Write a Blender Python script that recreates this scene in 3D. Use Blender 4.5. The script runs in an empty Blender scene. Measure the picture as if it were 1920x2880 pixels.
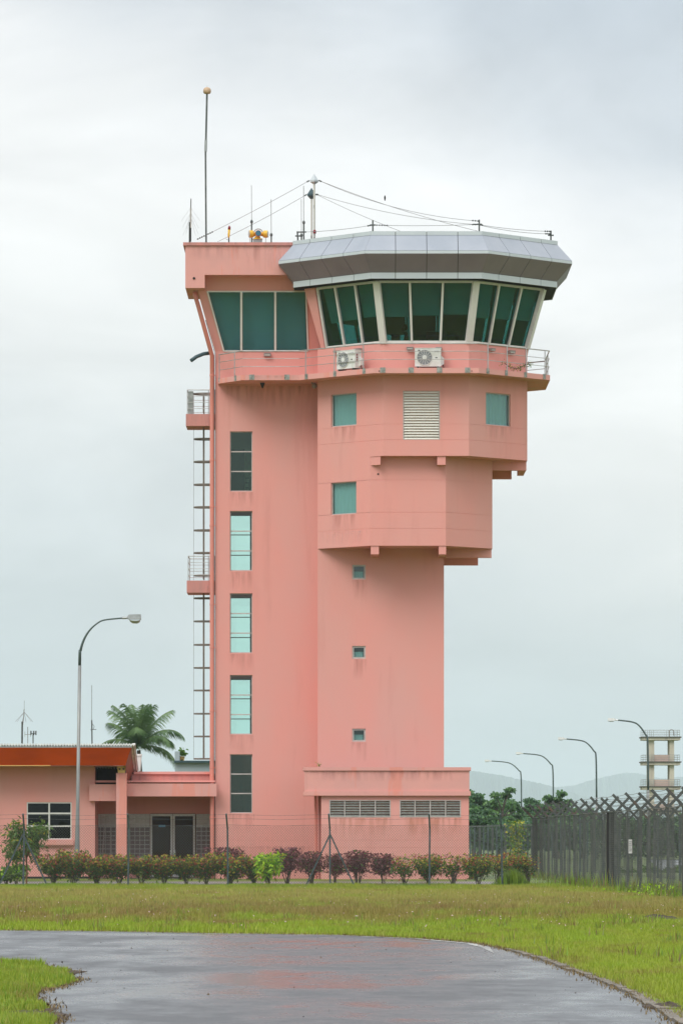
import bpy, math, random
import numpy as np
from mathutils import Vector, Matrix
random.seed(7); rng = np.random.default_rng(11)
S = bpy.context.scene
COL = S.collection
# ------------------------------------------------------------------ camera
F, CX, HY, CZ = 13500.0, 960.0, 2368.0, 1.65      # focal length in photo pixels, principal column, horizon row, eye height
cam_d = bpy.data.cameras.new('camera'); cam = bpy.data.objects.new('camera', cam_d); COL.objects.link(cam)
cam.location = (0, 0, CZ); cam.rotation_euler = (math.radians(90), 0, 0)
cam_d.sensor_fit = 'HORIZONTAL'; cam_d.sensor_width = 36; cam_d.lens = F/1920*36
cam_d.shift_y = (HY-1440)/1920; cam_d.clip_start = 0.5; cam_d.clip_end = 30000
S.camera = cam
# ------------------------------------------------------------------ world, sun, exposure
SUN_EL, SUN_AZ = math.radians(48), math.radians(218)     # azimuth clockwise from +Y: behind the camera to the left
w = bpy.data.worlds.new('World'); S.world = w; w.use_nodes = True
nt = w.node_tree; nt.nodes.clear()
def wn(t, **k):
    n = nt.nodes.new(t)
    for a, b in k.items(): setattr(n, a, b)
    return n
sky = wn('ShaderNodeTexSky', sky_type='NISHITA', sun_disc=False, sun_elevation=SUN_EL, sun_rotation=SUN_AZ)
bg1 = wn('ShaderNodeBackground'); bg1.inputs[1].default_value = 0.08
nt.links.new(sky.outputs[0], bg1.inputs[0])
tc = wn('ShaderNodeTexCoord'); sep = wn('ShaderNodeSeparateXYZ'); nt.links.new(tc.outputs['Generated'], sep.inputs[0])
mp = wn('ShaderNodeMapping'); mp.inputs['Scale'].default_value = (7, 7, 12); mp.inputs['Location'].default_value = (2.3, 1.0, .4)
nt.links.new(tc.outputs['Generated'], mp.inputs[0])
nz = wn('ShaderNodeTexNoise'); nz.inputs['Scale'].default_value = 1.6; nz.inputs['Detail'].default_value = 5; nz.inputs['Roughness'].default_value = .5; nz.inputs['Distortion'].default_value = .4
nt.links.new(mp.outputs[0], nz.inputs[0])
# elevation warped a little by the cloud noise, then a ramp of overcast colours
ma = wn('ShaderNodeMath', operation='MULTIPLY_ADD'); nt.links.new(nz.outputs[0], ma.inputs[0]); ma.inputs[1].default_value = .07; 
mb = wn('ShaderNodeMath', operation='MULTIPLY_ADD'); nt.links.new(sep.outputs[0], mb.inputs[0]); mb.inputs[1].default_value = .30; mb.inputs[2].default_value = -.035
nt.links.new(sep.outputs[2], ma.inputs[2])
mc = wn('ShaderNodeMath', operation='ADD'); nt.links.new(ma.outputs[0], mc.inputs[0]); nt.links.new(mb.outputs[0], mc.inputs[1])
rp = wn('ShaderNodeValToRGB'); nt.links.new(mc.outputs[0], rp.inputs[0]); rp.color_ramp.interpolation = 'B_SPLINE'
stops = [(0, (.465, .505, .53)), (.03, (.47, .51, .53)), (.06, (.52, .545, .555)), (.085, (.65, .66, .655)), (.12, (.82, .815, .80)),
         (.15, (.68, .69, .70)), (.19, (.37, .42, .475)), (.24, (.42, .47, .52)), (.5, (.95, .98, 1.02)), (1, (1.45, 1.5, 1.56))]
el = rp.color_ramp.elements
el[0].position, el[0].color = stops[0][0], (*stops[0][1], 1)
el[1].position, el[1].color = 1, (*stops[-1][1], 1)
for p, c in stops[1:-1]:
    e = el.new(p); e.color = (*c, 1)
# fine cloud mottling
nz2 = wn('ShaderNodeTexNoise'); nz2.inputs['Scale'].default_value = 2.6; nz2.inputs['Detail'].default_value = 7; nz2.inputs['Roughness'].default_value = .55; nz2.inputs['Distortion'].default_value = .6
mp2 = wn('ShaderNodeMapping'); mp2.inputs['Scale'].default_value = (4.5, 4.5, 12); nt.links.new(tc.outputs['Generated'], mp2.inputs[0]); nt.links.new(mp2.outputs[0], nz2.inputs[0])
mr = wn('ShaderNodeMapRange'); nt.links.new(nz2.outputs[0], mr.inputs[0]); mr.inputs[1].default_value = .25; mr.inputs[2].default_value = .75; mr.inputs[3].default_value = .84; mr.inputs[4].default_value = 1.13
vm = wn('ShaderNodeVectorMath', operation='SCALE'); nt.links.new(rp.outputs[0], vm.inputs[0]); nt.links.new(mr.outputs[0], vm.inputs['Scale'])
bg2 = wn('ShaderNodeBackground'); bg2.inputs[1].default_value = 1.0; nt.links.new(vm.outputs[0], bg2.inputs[0])
mx = wn('ShaderNodeMixShader'); mx.inputs[0].default_value = .92
nt.links.new(bg1.outputs[0], mx.inputs[1]); nt.links.new(bg2.outputs[0], mx.inputs[2])
wo = wn('ShaderNodeOutputWorld'); nt.links.new(mx.outputs[0], wo.inputs[0])
sd = bpy.data.lights.new('sun', 'SUN'); sun = bpy.data.objects.new('sun', sd); COL.objects.link(sun)
sd.energy = 1.45; sd.angle = math.radians(32); sd.color = (1, .965, .91)
dirv = Vector((math.sin(SUN_AZ)*math.cos(SUN_EL), math.cos(SUN_AZ)*math.cos(SUN_EL), math.sin(SUN_EL)))
sun.rotation_euler = (-dirv).to_track_quat('-Z', 'Y').to_euler(); sun.location = dirv*300
S.view_settings.view_transform = 'Standard'; S.view_settings.look = 'None'; S.view_settings.gamma = 1; S.view_settings.exposure = 0.52
S.view_settings.use_curve_mapping = False
cy = S.cycles
cy.use_denoising = True; cy.max_bounces = 8; cy.diffuse_bounces = 4; cy.glossy_bounces = 4; cy.transmission_bounces = 6
cy.transparent_max_bounces = 40; cy.volume_bounces = 1; cy.volume_step_rate = 1; cy.caustics_reflective = False; cy.caustics_refractive = False

# ------------------------------------------------------------------ helpers
def P(px, py, D): return Vector(((px-CX)*D/F, D, CZ+(HY-py)*D/F))
def PX(px, D): return (px-CX)*D/F
def PZ(py, D): return CZ+(HY-py)*D/F
ORG = {}
def lin(r, g, b):
    f = lambda c: (c/255/12.92) if c <= 10 else ((c/255+.055)/1.055)**2.4
    return (f(r), f(g), f(b))
class MB:
    def __init__(s): s.v = []; s.f = []; s.m = []; s.mi = 0
    def face(s, pts, mi=None):
        n = len(s.v); s.v += [tuple(p) for p in pts]; s.f.append(tuple(range(n, n+len(pts)))); s.m.append(s.mi if mi is None else mi); return s
    def mesh(s, vs, fs):
        n = len(s.v); s.v += [tuple(p) for p in vs]
        for f in fs: s.f.append(tuple(i+n for i in f)); s.m.append(s.mi)
        return s
    def box(s, x0, x1, y0, y1, z0, z1):
        vs = [(x, y, z) for z in (z0, z1) for y in (y0, y1) for x in (x0, x1)]
        return s.mesh(vs, [(0, 2, 3, 1), (4, 5, 7, 6), (0, 1, 5, 4), (2, 6, 7, 3), (0, 4, 6, 2), (1, 3, 7, 5)])
    def bar(s, a, b, w, h=None, up=(0, 0, 1)):
        a = Vector(a); b = Vector(b); h = w if h is None else h
        d = (b-a).normalized(); u = Vector(up)
        if abs(d.dot(u)) > .98: u = Vector((0, 1, 0))
        r = d.cross(u).normalized(); u = r.cross(d).normalized()
        vs = [p+r*(i*w/2)+u*(j*h/2) for p in (a, b) for (i, j) in ((-1, -1), (1, -1), (1, 1), (-1, 1))]
        return s.mesh(vs, [(0, 1, 2, 3), (7, 6, 5, 4), (0, 4, 5, 1), (1, 5, 6, 2), (2, 6, 7, 3), (3, 7, 4, 0)])
    def tube(s, pts, r, n=8, caps=True):
        pts = [Vector(p) for p in pts]; rs = r if isinstance(r, (list, tuple)) else [r]*len(pts)
        base = len(s.v); prev = None
        for i, p in enumerate(pts):
            d = (pts[min(i+1, len(pts)-1)]-pts[max(i-1, 0)]).normalized()
            if prev is None:
                u = Vector((0, 0, 1)) if abs(d.z) < .9 else Vector((1, 0, 0))
            else: u = prev
            a = d.cross(u).normalized(); u2 = a.cross(d).normalized(); prev = u2
            for k in range(n):
                t = 2*math.pi*k/n
                s.v.append(tuple(p+a*(math.cos(t)*rs[i])+u2*(math.sin(t)*rs[i])))
        for i in range(len(pts)-1):
            for k in range(n):
                k2 = (k+1) % n
                s.f.append((base+i*n+k, base+i*n+k2, base+(i+1)*n+k2, base+(i+1)*n+k)); s.m.append(s.mi)
        if caps and n > 2:
            s.f.append(tuple(base+k for k in reversed(range(n)))); s.m.append(s.mi)
            s.f.append(tuple(base+(len(pts)-1)*n+k for k in range(n))); s.m.append(s.mi)
        return s
    def prism(s, poly, z0, z1, bottom=True, top=True, sides=None):
        n = len(poly); f = []
        z0f = z0 if callable(z0) else (lambda p: z0); z1f = z1 if callable(z1) else (lambda p: z1)
        vs = [(p[0], p[1], z0f(p)) for p in poly]+[(p[0], p[1], z1f(p)) for p in poly]
        for i in range(n):
            if sides is None or i in sides: f.append((i, (i+1) % n, n+(i+1) % n, n+i))
        if bottom: f.append(tuple(reversed(range(n))))
        if top: f.append(tuple(range(n, 2*n)))
        return s.mesh(vs, f)
    def lathe(s, c, prof, n=16):
        base = len(s.v)
        for (r, z) in prof:
            for k in range(n):
                t = 2*math.pi*k/n; s.v.append((c[0]+r*math.cos(t), c[1]+r*math.sin(t), c[2]+z))
        for i in range(len(prof)-1):
            for k in range(n):
                k2 = (k+1) % n; s.f.append((base+i*n+k, base+i*n+k2, base+(i+1)*n+k2, base+(i+1)*n+k)); s.m.append(s.mi)
        s.f.append(tuple(base+k for k in reversed(range(n)))); s.m.append(s.mi)
        s.f.append(tuple(base+(len(prof)-1)*n+k for k in range(n))); s.m.append(s.mi)
        return s
    def slab(s, pts, thick):
        """extrude a planar polygon against its normal"""
        pts = [Vector(p) for p in pts]; nrm = (pts[1]-pts[0]).cross(pts[2]-pts[0]).normalized(); n = len(pts)
        vs = pts+[p-nrm*thick for p in pts]
        f = [tuple(range(n)), tuple(reversed(range(n, 2*n)))]
        for i in range(n): f.append((i, n+i, n+(i+1) % n, (i+1) % n))
        return s.mesh(vs, f)
    def build(s, name, mats, parent=None, label=None, cat=None, group=None, kind=None, smooth=False, origin=None):
        me = bpy.data.meshes.new(name)
        a = np.array(s.v, dtype=float)
        lo, hi = a.min(0), a.max(0)
        o0 = Vector(((lo[0]+hi[0])/2, (lo[1]+hi[1])/2, lo[2])) if origin is None else Vector(origin)
        me.from_pydata([tuple(p) for p in (a-np.array(o0))], [], s.f)
        mats = mats if isinstance(mats, (list, tuple)) else [mats]
        for m in mats: me.materials.append(m)
        if len(mats) > 1: me.polygons.foreach_set('material_index', s.m)
        if smooth: me.polygons.foreach_set('use_smooth', [True]*len(s.f))
        me.update()
        o = bpy.data.objects.new(name, me); COL.objects.link(o)
        place(o, o0, parent); tag(o, label, cat, group, kind)
        return o
def place(o, loc, parent):
    ORG[o] = Vector(loc)
    if parent is not None:
        o.parent = parent; o.location = Vector(loc)-ORG[parent]
    else: o.location = loc
def tag(o, label=None, cat=None, group=None, kind=None):
    if label: o['label'] = label
    if cat: o['category'] = cat
    if group: o['group'] = group
    if kind: o['kind'] = kind
    return o
def thing(name, loc, label, cat, group=None):
    o = bpy.data.objects.new(name, None); COL.objects.link(o); o.empty_display_size = .2
    place(o, loc, None); return tag(o, label, cat, group)
def copy_tree(o, loc=None, rz=None, sc=None, label=None, parent=None):
    c = o.copy(); COL.objects.link(c)
    if parent is not None: c.parent = parent
    if loc is not None: c.location = loc; ORG[c] = Vector(loc)
    if rz is not None: c.rotation_euler = (0, 0, rz)
    if sc is not None: c.scale = sc
    if label: c['label'] = label
    for ch in [x for x in list(bpy.data.objects) if x.parent == o]: copy_tree(ch, parent=c)
    return c
def piece(o, loc):      # a like piece sharing its mesh (same parent)
    c = o.copy(); COL.objects.link(c); c.location = Vector(loc)-(ORG[o.parent] if o.parent else Vector()); ORG[c] = Vector(loc); return c
def dup_parts(src, root, loc, label, rz=0, sc=(1, 1, 1)): return copy_tree(root, loc, rz, sc, label)

# ------------------------------------------------------------------ materials
def mat(name, col, rough=.6, metal=0, spec=.5, var=None, vscale=1.0, vstretch=(1, 1, 1), bump=0, bscale=30, streak=None, detail=4, fac=(.35, .65), coat=0):
    m = bpy.data.materials.new(name); m.use_nodes = True; n = m.node_tree.nodes; l = m.node_tree.links
    b = n['Principled BSDF']; b.inputs['Base Color'].default_value = (*col, 1); b.inputs['Roughness'].default_value = rough
    b.inputs['Metallic'].default_value = metal; b.inputs['Specular IOR Level'].default_value = spec
    if coat: b.inputs['Coat Weight'].default_value = coat
    g = n.new('ShaderNodeNewGeometry'); last = None
    def noise(scale, stretch, det=4, rgh=.55):
        mpn = n.new('ShaderNodeMapping'); mpn.inputs['Scale'].default_value = stretch; l.new(g.outputs['Position'], mpn.inputs[0])
        t = n.new('ShaderNodeTexNoise'); t.inputs['Scale'].default_value = scale; t.inputs['Detail'].default_value = det; t.inputs['Roughness'].default_value = rgh
        l.new(mpn.outputs[0], t.inputs[0]); return t
    if var is not None:
        t = noise(vscale, vstretch, detail); mrn = n.new('ShaderNodeMapRange'); mrn.inputs[1].default_value = fac[0]; mrn.inputs[2].default_value = fac[1]
        l.new(t.outputs[0], mrn.inputs[0])
        mxn = n.new('ShaderNodeMix'); mxn.data_type = 'RGBA'; l.new(mrn.outputs[0], mxn.inputs[0])
        mxn.inputs[6].default_value = (*col, 1); mxn.inputs[7].default_value = (*var, 1); last = mxn.outputs[2]
    if streak is not None:
        scol, amt, ssc, sst, lo, hi = streak
        t = noise(ssc, sst, 5, .6); mrn = n.new('ShaderNodeMapRange'); mrn.inputs[1].default_value = lo; mrn.inputs[2].default_value = hi; mrn.inputs[4].default_value = amt
        l.new(t.outputs[0], mrn.inputs[0]); mxn = n.new('ShaderNodeMix'); mxn.data_type = 'RGBA'; l.new(mrn.outputs[0], mxn.inputs[0])
        if last: l.new(last, mxn.inputs[6])
        else: mxn.inputs[6].default_value = (*col, 1)
        mxn.inputs[7].default_value = (*scol, 1); last = mxn.outputs[2]
    if last: l.new(last, b.inputs['Base Color'])
    if bump:
        t = noise(bscale, (1, 1, 1), 5); bn = n.new('ShaderNodeBump'); bn.inputs['Strength'].default_value = bump; bn.inputs['Distance'].default_value = .02
        l.new(t.outputs[0], bn.inputs['Height']); l.new(bn.outputs[0], b.inputs['Normal'])
    return m
def glass(name, tint, refl=1.0, rough=.02):
    m = bpy.data.materials.new(name); m.use_nodes = True; n = m.node_tree.nodes; l = m.node_tree.links; n.clear()
    tr = n.new('ShaderNodeBsdfTransparent'); tr.inputs[0].default_value = (*tint, 1)
    gl = n.new('ShaderNodeBsdfGlossy'); gl.inputs[0].default_value = (.9, 1, .97, 1); gl.inputs[1].default_value = rough
    fr = n.new('ShaderNodeLayerWeight'); fr.inputs[0].default_value = .5
    pw = n.new('ShaderNodeMath'); pw.operation = 'POWER'; pw.inputs[1].default_value = 5; l.new(fr.outputs['Facing'], pw.inputs[0])
    mu = n.new('ShaderNodeMath'); mu.operation = 'MULTIPLY_ADD'; mu.inputs[1].default_value = .9; mu.inputs[2].default_value = .04*refl; l.new(pw.outputs[0], mu.inputs[0])
    g = n.new('ShaderNodeNewGeometry'); t = n.new('ShaderNodeTexNoise'); t.inputs['Scale'].default_value = 1.3; l.new(g.outputs['Position'], t.inputs[0])
    bn = n.new('ShaderNodeBump'); bn.inputs['Strength'].default_value = .05; bn.inputs['Distance'].default_value = .05; l.new(t.outputs[0], bn.inputs['Height']); l.new(bn.outputs[0], gl.inputs['Normal'])
    mxs = n.new('ShaderNodeMixShader'); l.new(mu.outputs[0], mxs.inputs[0]); l.new(tr.outputs[0], mxs.inputs[1]); l.new(gl.outputs[0], mxs.inputs[2])
    o = n.new('ShaderNodeOutputMaterial'); l.new(mxs.outputs[0], o.inputs[0]); return m
PINK = (.74, .318, .280)
M = {}
M['pink'] = mat('pink_paint', PINK, .75, spec=.25, var=(.68, .34, .305), vscale=.55, vstretch=(1, 1, .45), bump=.10, bscale=14,
                streak=((.56, .24, .205), .55, .6, (2.2, 2.2, .25), .57, .80), fac=(.3, .7))
M['pink_trim'] = mat('pink_trim_paint', (.72, .345, .305), .75, spec=.25, var=(.65, .33, .30), vscale=1.1, bump=.08, bscale=12,
                     streak=((.72, .28, .225), .8, .8, (1.6, 1.6, .25), .55, .60), fac=(.3, .7))
M['pink_dirty'] = mat('weathered_pink_paint', (.62, .26, .23), .8, spec=.2, var=(.48, .23, .21), vscale=1.6, vstretch=(2, 2, .4), bump=.12, bscale=14,
                      streak=((.22, .13, .12), .6, 2.5, (2, 2, .5), .58, .75))
M['red'] = mat('dark_red_paint', (.42, .095, .06), .75, spec=.25, var=(.36, .09, .06), vscale=.8)
M['pipe'] = mat('pink_pipe_paint', (.70, .24, .19), .45, var=(.62, .24, .2), vscale=1.5)
M['alu'] = mat('grey_aluminium_cladding', (.36, .39, .445), .42, metal=.25, var=(.31, .345, .40), vscale=.7, bump=.02, bscale=3)
M['alu_trim'] = mat('pale_aluminium_trim', (.52, .57, .60), .45, metal=.15, var=(.55, .6, .63), vscale=.8)
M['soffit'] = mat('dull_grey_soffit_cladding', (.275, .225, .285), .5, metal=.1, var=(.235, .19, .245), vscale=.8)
M['gap'] = mat('dark_joint', (.02, .02, .022), .9)
M['white'] = mat('white_frame_paint', (.70, .69, .66), .5, var=(.62, .61, .58), vscale=2.5, vstretch=(1, 1, .3))
M['louvre'] = mat('cream_louvre_paint', (.74, .73, .66), .5, var=(.62, .58, .50), vscale=6, vstretch=(.4, 1, 3), fac=(.5, .8))
M['frame'] = mat('weathered_window_frame', (.52, .47, .45), .5, var=(.42, .38, .36), vscale=4)
M['galv'] = mat('galvanised_steel', (.40, .42, .42), .45, metal=.5, var=(.27, .29, .28), vscale=6)
M['rail'] = mat('bare_steel_rail', (.50, .50, .50), .4, metal=.6, var=(.38, .36, .35), vscale=3)
M['bracket'] = mat('stained_steel_bracket', (.40, .41, .38), .6, metal=.3, var=(.20, .21, .19), vscale=9)
M['dark_steel'] = mat('dark_green_grey_steel', (.065, .08, .078), .55, metal=.3, var=(.13, .14, .135), vscale=5)
M['cage'] = mat('weathered_cage_steel', (.16, .15, .13), .55, metal=.4, var=(.22, .19, .16), vscale=4)
M['black'] = mat('black_rubber', (.012, .012, .013), .6)
M['dark'] = mat('dark_interior', (.035, .035, .035), .9)
M['ac_white'] = mat('off_white_appliance_paint', (.74, .75, .74), .4, var=(.62, .62, .58), vscale=4)
M['grey_plastic'] = mat('grey_plastic', (.22, .23, .25), .5)
M['lamp_grey'] = mat('brown_grey_lamp_housing', (.28, .25, .24), .5)
M['lens'] = mat('dusty_lamp_lens', (.42, .41, .37), .3)
M['yellow'] = mat('yellow_enamel', (.75, .47, .03), .35, var=(.6, .36, .03), vscale=9)
M['orange_e'] = mat('orange_enamel', (.62, .2, .04), .35)
M['red_lens'] = mat('red_glass_lens', (.22, .012, .015), .15)
M['blue_lens'] = mat('blue_green_glass_lens', (.01, .12, .2), .06, coat=.5)
M['tan'] = mat('tan_fibreglass', (.55, .38, .24), .5, var=(.42, .29, .18), vscale=5)
M['mast'] = mat('chipped_white_mast_paint', (.55, .55, .5), .5, var=(.06, .065, .06), vscale=5, vstretch=(1, 1, .35), fac=(.60, .64))
M['g_cab'] = glass('tinted_cab_glass', (.35, .585, .575), 1.2)
M['g_room'] = glass('tinted_room_glass', (.52, .72, .745), 1.0)
M['g_stair'] = glass('aqua_tinted_glass', (.895, .985, .96), .8)
M['g_win'] = glass('green_tinted_glass', (.65, .80, .79), 1.4)
M['g_stairdark'] = glass('dark_green_tinted_glass', (.55, .74, .66), 1.2)
M['g_door'] = glass('brown_door_glass', (.72, .62, .54), .25)
M['g_dark'] = glass('plain_dark_glass', (.35, .38, .38), .6)
M['blind'] = mat('grey_roller_blind', (.72, .75, .74), .85, var=(.66, .70, .70), vscale=.5)
M['curtain'] = mat('pale_curtain', (.80, .82, .80), .9)
M['room_wall'] = mat('pale_room_wall', (.42, .42, .36), .9)
M['orange'] = mat('orange_painted_fascia', (.82, .09, .006), .40, var=(.60, .06, .006), vscale=.5, vstretch=(.6, 1, 1.6), bump=.25, bscale=1.2)
M['brown_red'] = mat('peeling_red_brown_board', (.36, .10, .06), .7, var=(.24, .10, .07), vscale=4)
M['cream_y'] = mat('cream_yellow_paint', (.72, .47, .16), .6)
M['roof'] = mat('white_corrugated_sheet', (.80, .80, .80), .45, var=(.6, .6, .61), vscale=3)
M['block'] = None
def glass_block_mat(nm, bcol):
    m = bpy.data.materials.new(nm); m.use_nodes = True; n = m.node_tree.nodes; l = m.node_tree.links; b = n['Principled BSDF']
    b.inputs['Base Color'].default_value = (*bcol, 1); b.inputs['Roughness'].default_value = .15; b.inputs['Specular IOR Level'].default_value = 1.0
    g = n.new('ShaderNodeTexCoord'); mpn = n.new('ShaderNodeMapping'); mpn.inputs['Rotation'].default_value = (0, .75, 0); l.new(g.outputs['Object'], mpn.inputs[0])
    wv = n.new('ShaderNodeTexWave'); wv.inputs['Scale'].default_value = 9; wv.inputs['Distortion'].default_value = 2.5; l.new(mpn.outputs[0], wv.inputs[0])
    bn = n.new('ShaderNodeBump'); bn.inputs['Strength'].default_value = .8; bn.inputs['Distance'].default_value = .02; l.new(wv.outputs[1], bn.inputs['Height']); l.new(bn.outputs[0], b.inputs['Normal'])
    return m
M['block'] = glass_block_mat('patterned_glass_block', (.24, .18, .185)); M['block_lit'] = glass_block_mat('painted_lit_glass_block', (.72, .70, .68))  # paler base colour paints light from behind into the top three rows
M['lobby'] = mat('brown_lobby_wall', (.26, .16, .11), .8)
M['concrete'] = mat('wet_concrete', (.22, .20, .19), .55, var=(.15, .14, .135), vscale=.8, bump=.1, bscale=8)
M['kerb'] = mat('stained_kerb_concrete', (.20, .17, .135), .7, var=(.10, .09, .07), vscale=2.5, bump=.2, bscale=10)
M['line'] = mat('worn_road_line', (.40, .40, .385), .5, var=(.09, .09, .09), vscale=2.2, fac=(.40, .66))
M['bluegrey'] = mat('blue_grey_wall_paint', (.36, .43, .47), .7, var=(.32, .39, .43), vscale=.6)
M['slate'] = mat('dark_blue_roof_edge', (.035, .075, .09), .5)
M['tower_conc'] = mat('cream_weathered_concrete', (.56, .52, .42), .8, var=(.46, .41, .34), vscale=.8, vstretch=(1, 1, .3), streak=((.20, .17, .14), .7, 1.2, (2, 2, .3), .56, .75))
M['tower_pink'] = mat('faded_pink_parapet', (.55, .42, .36), .8, var=(.48, .36, .31), vscale=.8)
M['tower_dark'] = mat('mossy_slab_edge', (.10, .095, .08), .9)
M['pole'] = mat('galvanised_lamp_pole', (.22, .235, .235), .5, metal=.3, var=(.30, .31, .30), vscale=2.5, vstretch=(1, 1, .4))
M['pole_top'] = mat('dark_lamp_arm', (.07, .10, .095), .5, metal=.3)
M['fence_post'] = mat('painted_fence_post', (.085, .13, .15), .6, var=(.06, .075, .075), vscale=3)
M['rusty'] = mat('rusty_fence_arm', (.065, .075, .073), .65, var=(.12, .07, .05), vscale=2.2, fac=(.58, .70))
M['fwire'] = mat('fence_wire', (.10, .105, .105), .6, metal=.2)
M['gwire'] = mat('grey_stay_wire', (.25, .25, .25), .5, metal=.3)
M['bird'] = mat('dark_feathers', (.03, .028, .025), .8)
M['skin'] = mat('brown_skin', (.22, .12, .07), .6)
M['cloth'] = mat('dark_shirt_cloth', (.03, .04, .06), .9)
M['hair'] = mat('black_hair', (.01, .009, .008), .7)
M['sign'] = mat('faded_white_board', (.6, .6, .6), .6, var=(.45, .44, .45), vscale=8)
M['blue_sticker'] = mat('blue_sticker', (.10, .30, .50), .5)
M['soil'] = mat('brown_soil', (.06, .038, .024), .95, var=(.035, .024, .016), vscale=4, bump=.4, bscale=10)
M['bark'] = mat('grey_brown_bark', (.12, .095, .075), .9, var=(.07, .055, .045), vscale=8)
M['orange_bark'] = mat('orange_brown_bark', (.25, .12, .06), .9)
def leafmat(name, col, var, scale=3.0, rough=.5):
    m = mat(name, col, rough, spec=.35, var=var, vscale=scale, detail=2); n = m.node_tree.nodes; l = m.node_tree.links; b = n['Principled BSDF']
    tl = n.new('ShaderNodeBsdfTranslucent'); s = b.inputs['Base Color'].links[0].from_socket; l.new(s, tl.inputs[0])
    ms = n.new('ShaderNodeMixShader'); ms.inputs[0].default_value = .3; l.new(b.outputs[0], ms.inputs[1]); l.new(tl.outputs[0], ms.inputs[2])
    l.new(ms.outputs[0], n['Material Output'].inputs[0]); return m
M['leaf'] = leafmat('dark_green_leaf', (.06, .115, .022), (.12, .18, .03))
M['leaf_y'] = leafmat('yellow_green_leaf', (.38, .40, .03), (.50, .42, .04))
M['leaf_r'] = leafmat('red_brown_leaf', (.34, .10, .045), (.42, .08, .06))
M['leaf_p'] = leafmat('purple_leaf', (.12, .045, .048), (.17, .05, .05))
M['leaf_p2'] = leafmat('dusty_pink_purple_leaf', (.26, .09, .11), (.20, .06, .075))
M['leaf_lime'] = leafmat('lime_leaf', (.26, .52, .012), (.40, .60, .02))
M['leaf_mid'] = leafmat('mid_green_leaf', (.08, .18, .03), (.13, .24, .04))
M['flower'] = mat('coral_red_petal', (.60, .06, .06), .6)
M['palm'] = leafmat('palm_leaf', (.085, .17, .07), (.18, .28, .11), 1.0)
M['palm_l'] = leafmat('pale_palm_rib', (.16, .22, .08), (.12, .2, .06), 1.0)
M['far_leaf'] = leafmat('far_tree_leaf', (.09, .20, .07), (.15, .28, .09), .35)
M['far_leaf2'] = leafmat('hazed_dark_tree_leaf', (.07, .15, .085), (.10, .19, .10), .3)  # lightened and blued, distance haze put into the leaf colour

def stain_mat(name, col, amt):
    m = bpy.data.materials.new(name); m.use_nodes = True; n = m.node_tree.nodes; l = m.node_tree.links; b = n['Principled BSDF']; b.inputs['Base Color'].default_value = (*col, 1); b.inputs['Roughness'].default_value = .8
    g = n.new('ShaderNodeTexCoord'); sp = n.new('ShaderNodeSeparateXYZ'); l.new(g.outputs['Generated'], sp.inputs[0])
    ge = n.new('ShaderNodeNewGeometry'); mpn = n.new('ShaderNodeMapping'); mpn.inputs['Scale'].default_value = (2.4, 2.4, .35); l.new(ge.outputs['Position'], mpn.inputs[0])
    t = n.new('ShaderNodeTexNoise'); t.inputs['Scale'].default_value = 2.2; t.inputs['Detail'].default_value = 6; l.new(mpn.outputs[0], t.inputs[0])
    a = n.new('ShaderNodeMapRange'); a.inputs[1].default_value = .40; a.inputs[2].default_value = .68; l.new(t.outputs[0], a.inputs[0])
    c = n.new('ShaderNodeMapRange'); c.inputs[1].default_value = 0; c.inputs[2].default_value = .95; l.new(sp.outputs[2], c.inputs[0])
    x1 = n.new('ShaderNodeMath'); x1.operation = 'MULTIPLY'; l.new(a.outputs[0], x1.inputs[0]); l.new(c.outputs[0], x1.inputs[1])
    # soft left and right ends
    e = n.new('ShaderNodeMath'); e.operation = 'PINGPONG'; e.inputs[1].default_value = .5; l.new(sp.outputs[0], e.inputs[0]); e2 = n.new('ShaderNodeMath'); e2.operation = 'MULTIPLY'; e2.use_clamp = True; e2.inputs[1].default_value = 8; l.new(e.outputs[0], e2.inputs[0])
    x2 = n.new('ShaderNodeMath'); x2.operation = 'MULTIPLY'; l.new(x1.outputs[0], x2.inputs[0]); l.new(e2.outputs[0], x2.inputs[1]); x3 = n.new('ShaderNodeMath'); x3.operation = 'MULTIPLY'; x3.inputs[1].default_value = amt; l.new(x2.outputs[0], x3.inputs[0])
    tr = n.new('ShaderNodeBsdfTransparent'); ms = n.new('ShaderNodeMixShader'); l.new(x3.outputs[0], ms.inputs[0]); l.new(tr.outputs[0], ms.inputs[1]); l.new(b.outputs[0], ms.inputs[2]); l.new(ms.outputs[0], n['Material Output'].inputs[0]); return m
M['drip'] = stain_mat('dark_rain_stain', (.42, .17, .14), .30); M['drip_grey'] = stain_mat('grey_mould_stain', (.22, .13, .11), .22); M['drip_light'] = stain_mat('pale_salt_stain', (.80, .47, .43), .5); M['rust'] = stain_mat('rust_stain', (.50, .22, .09), .40)
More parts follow.
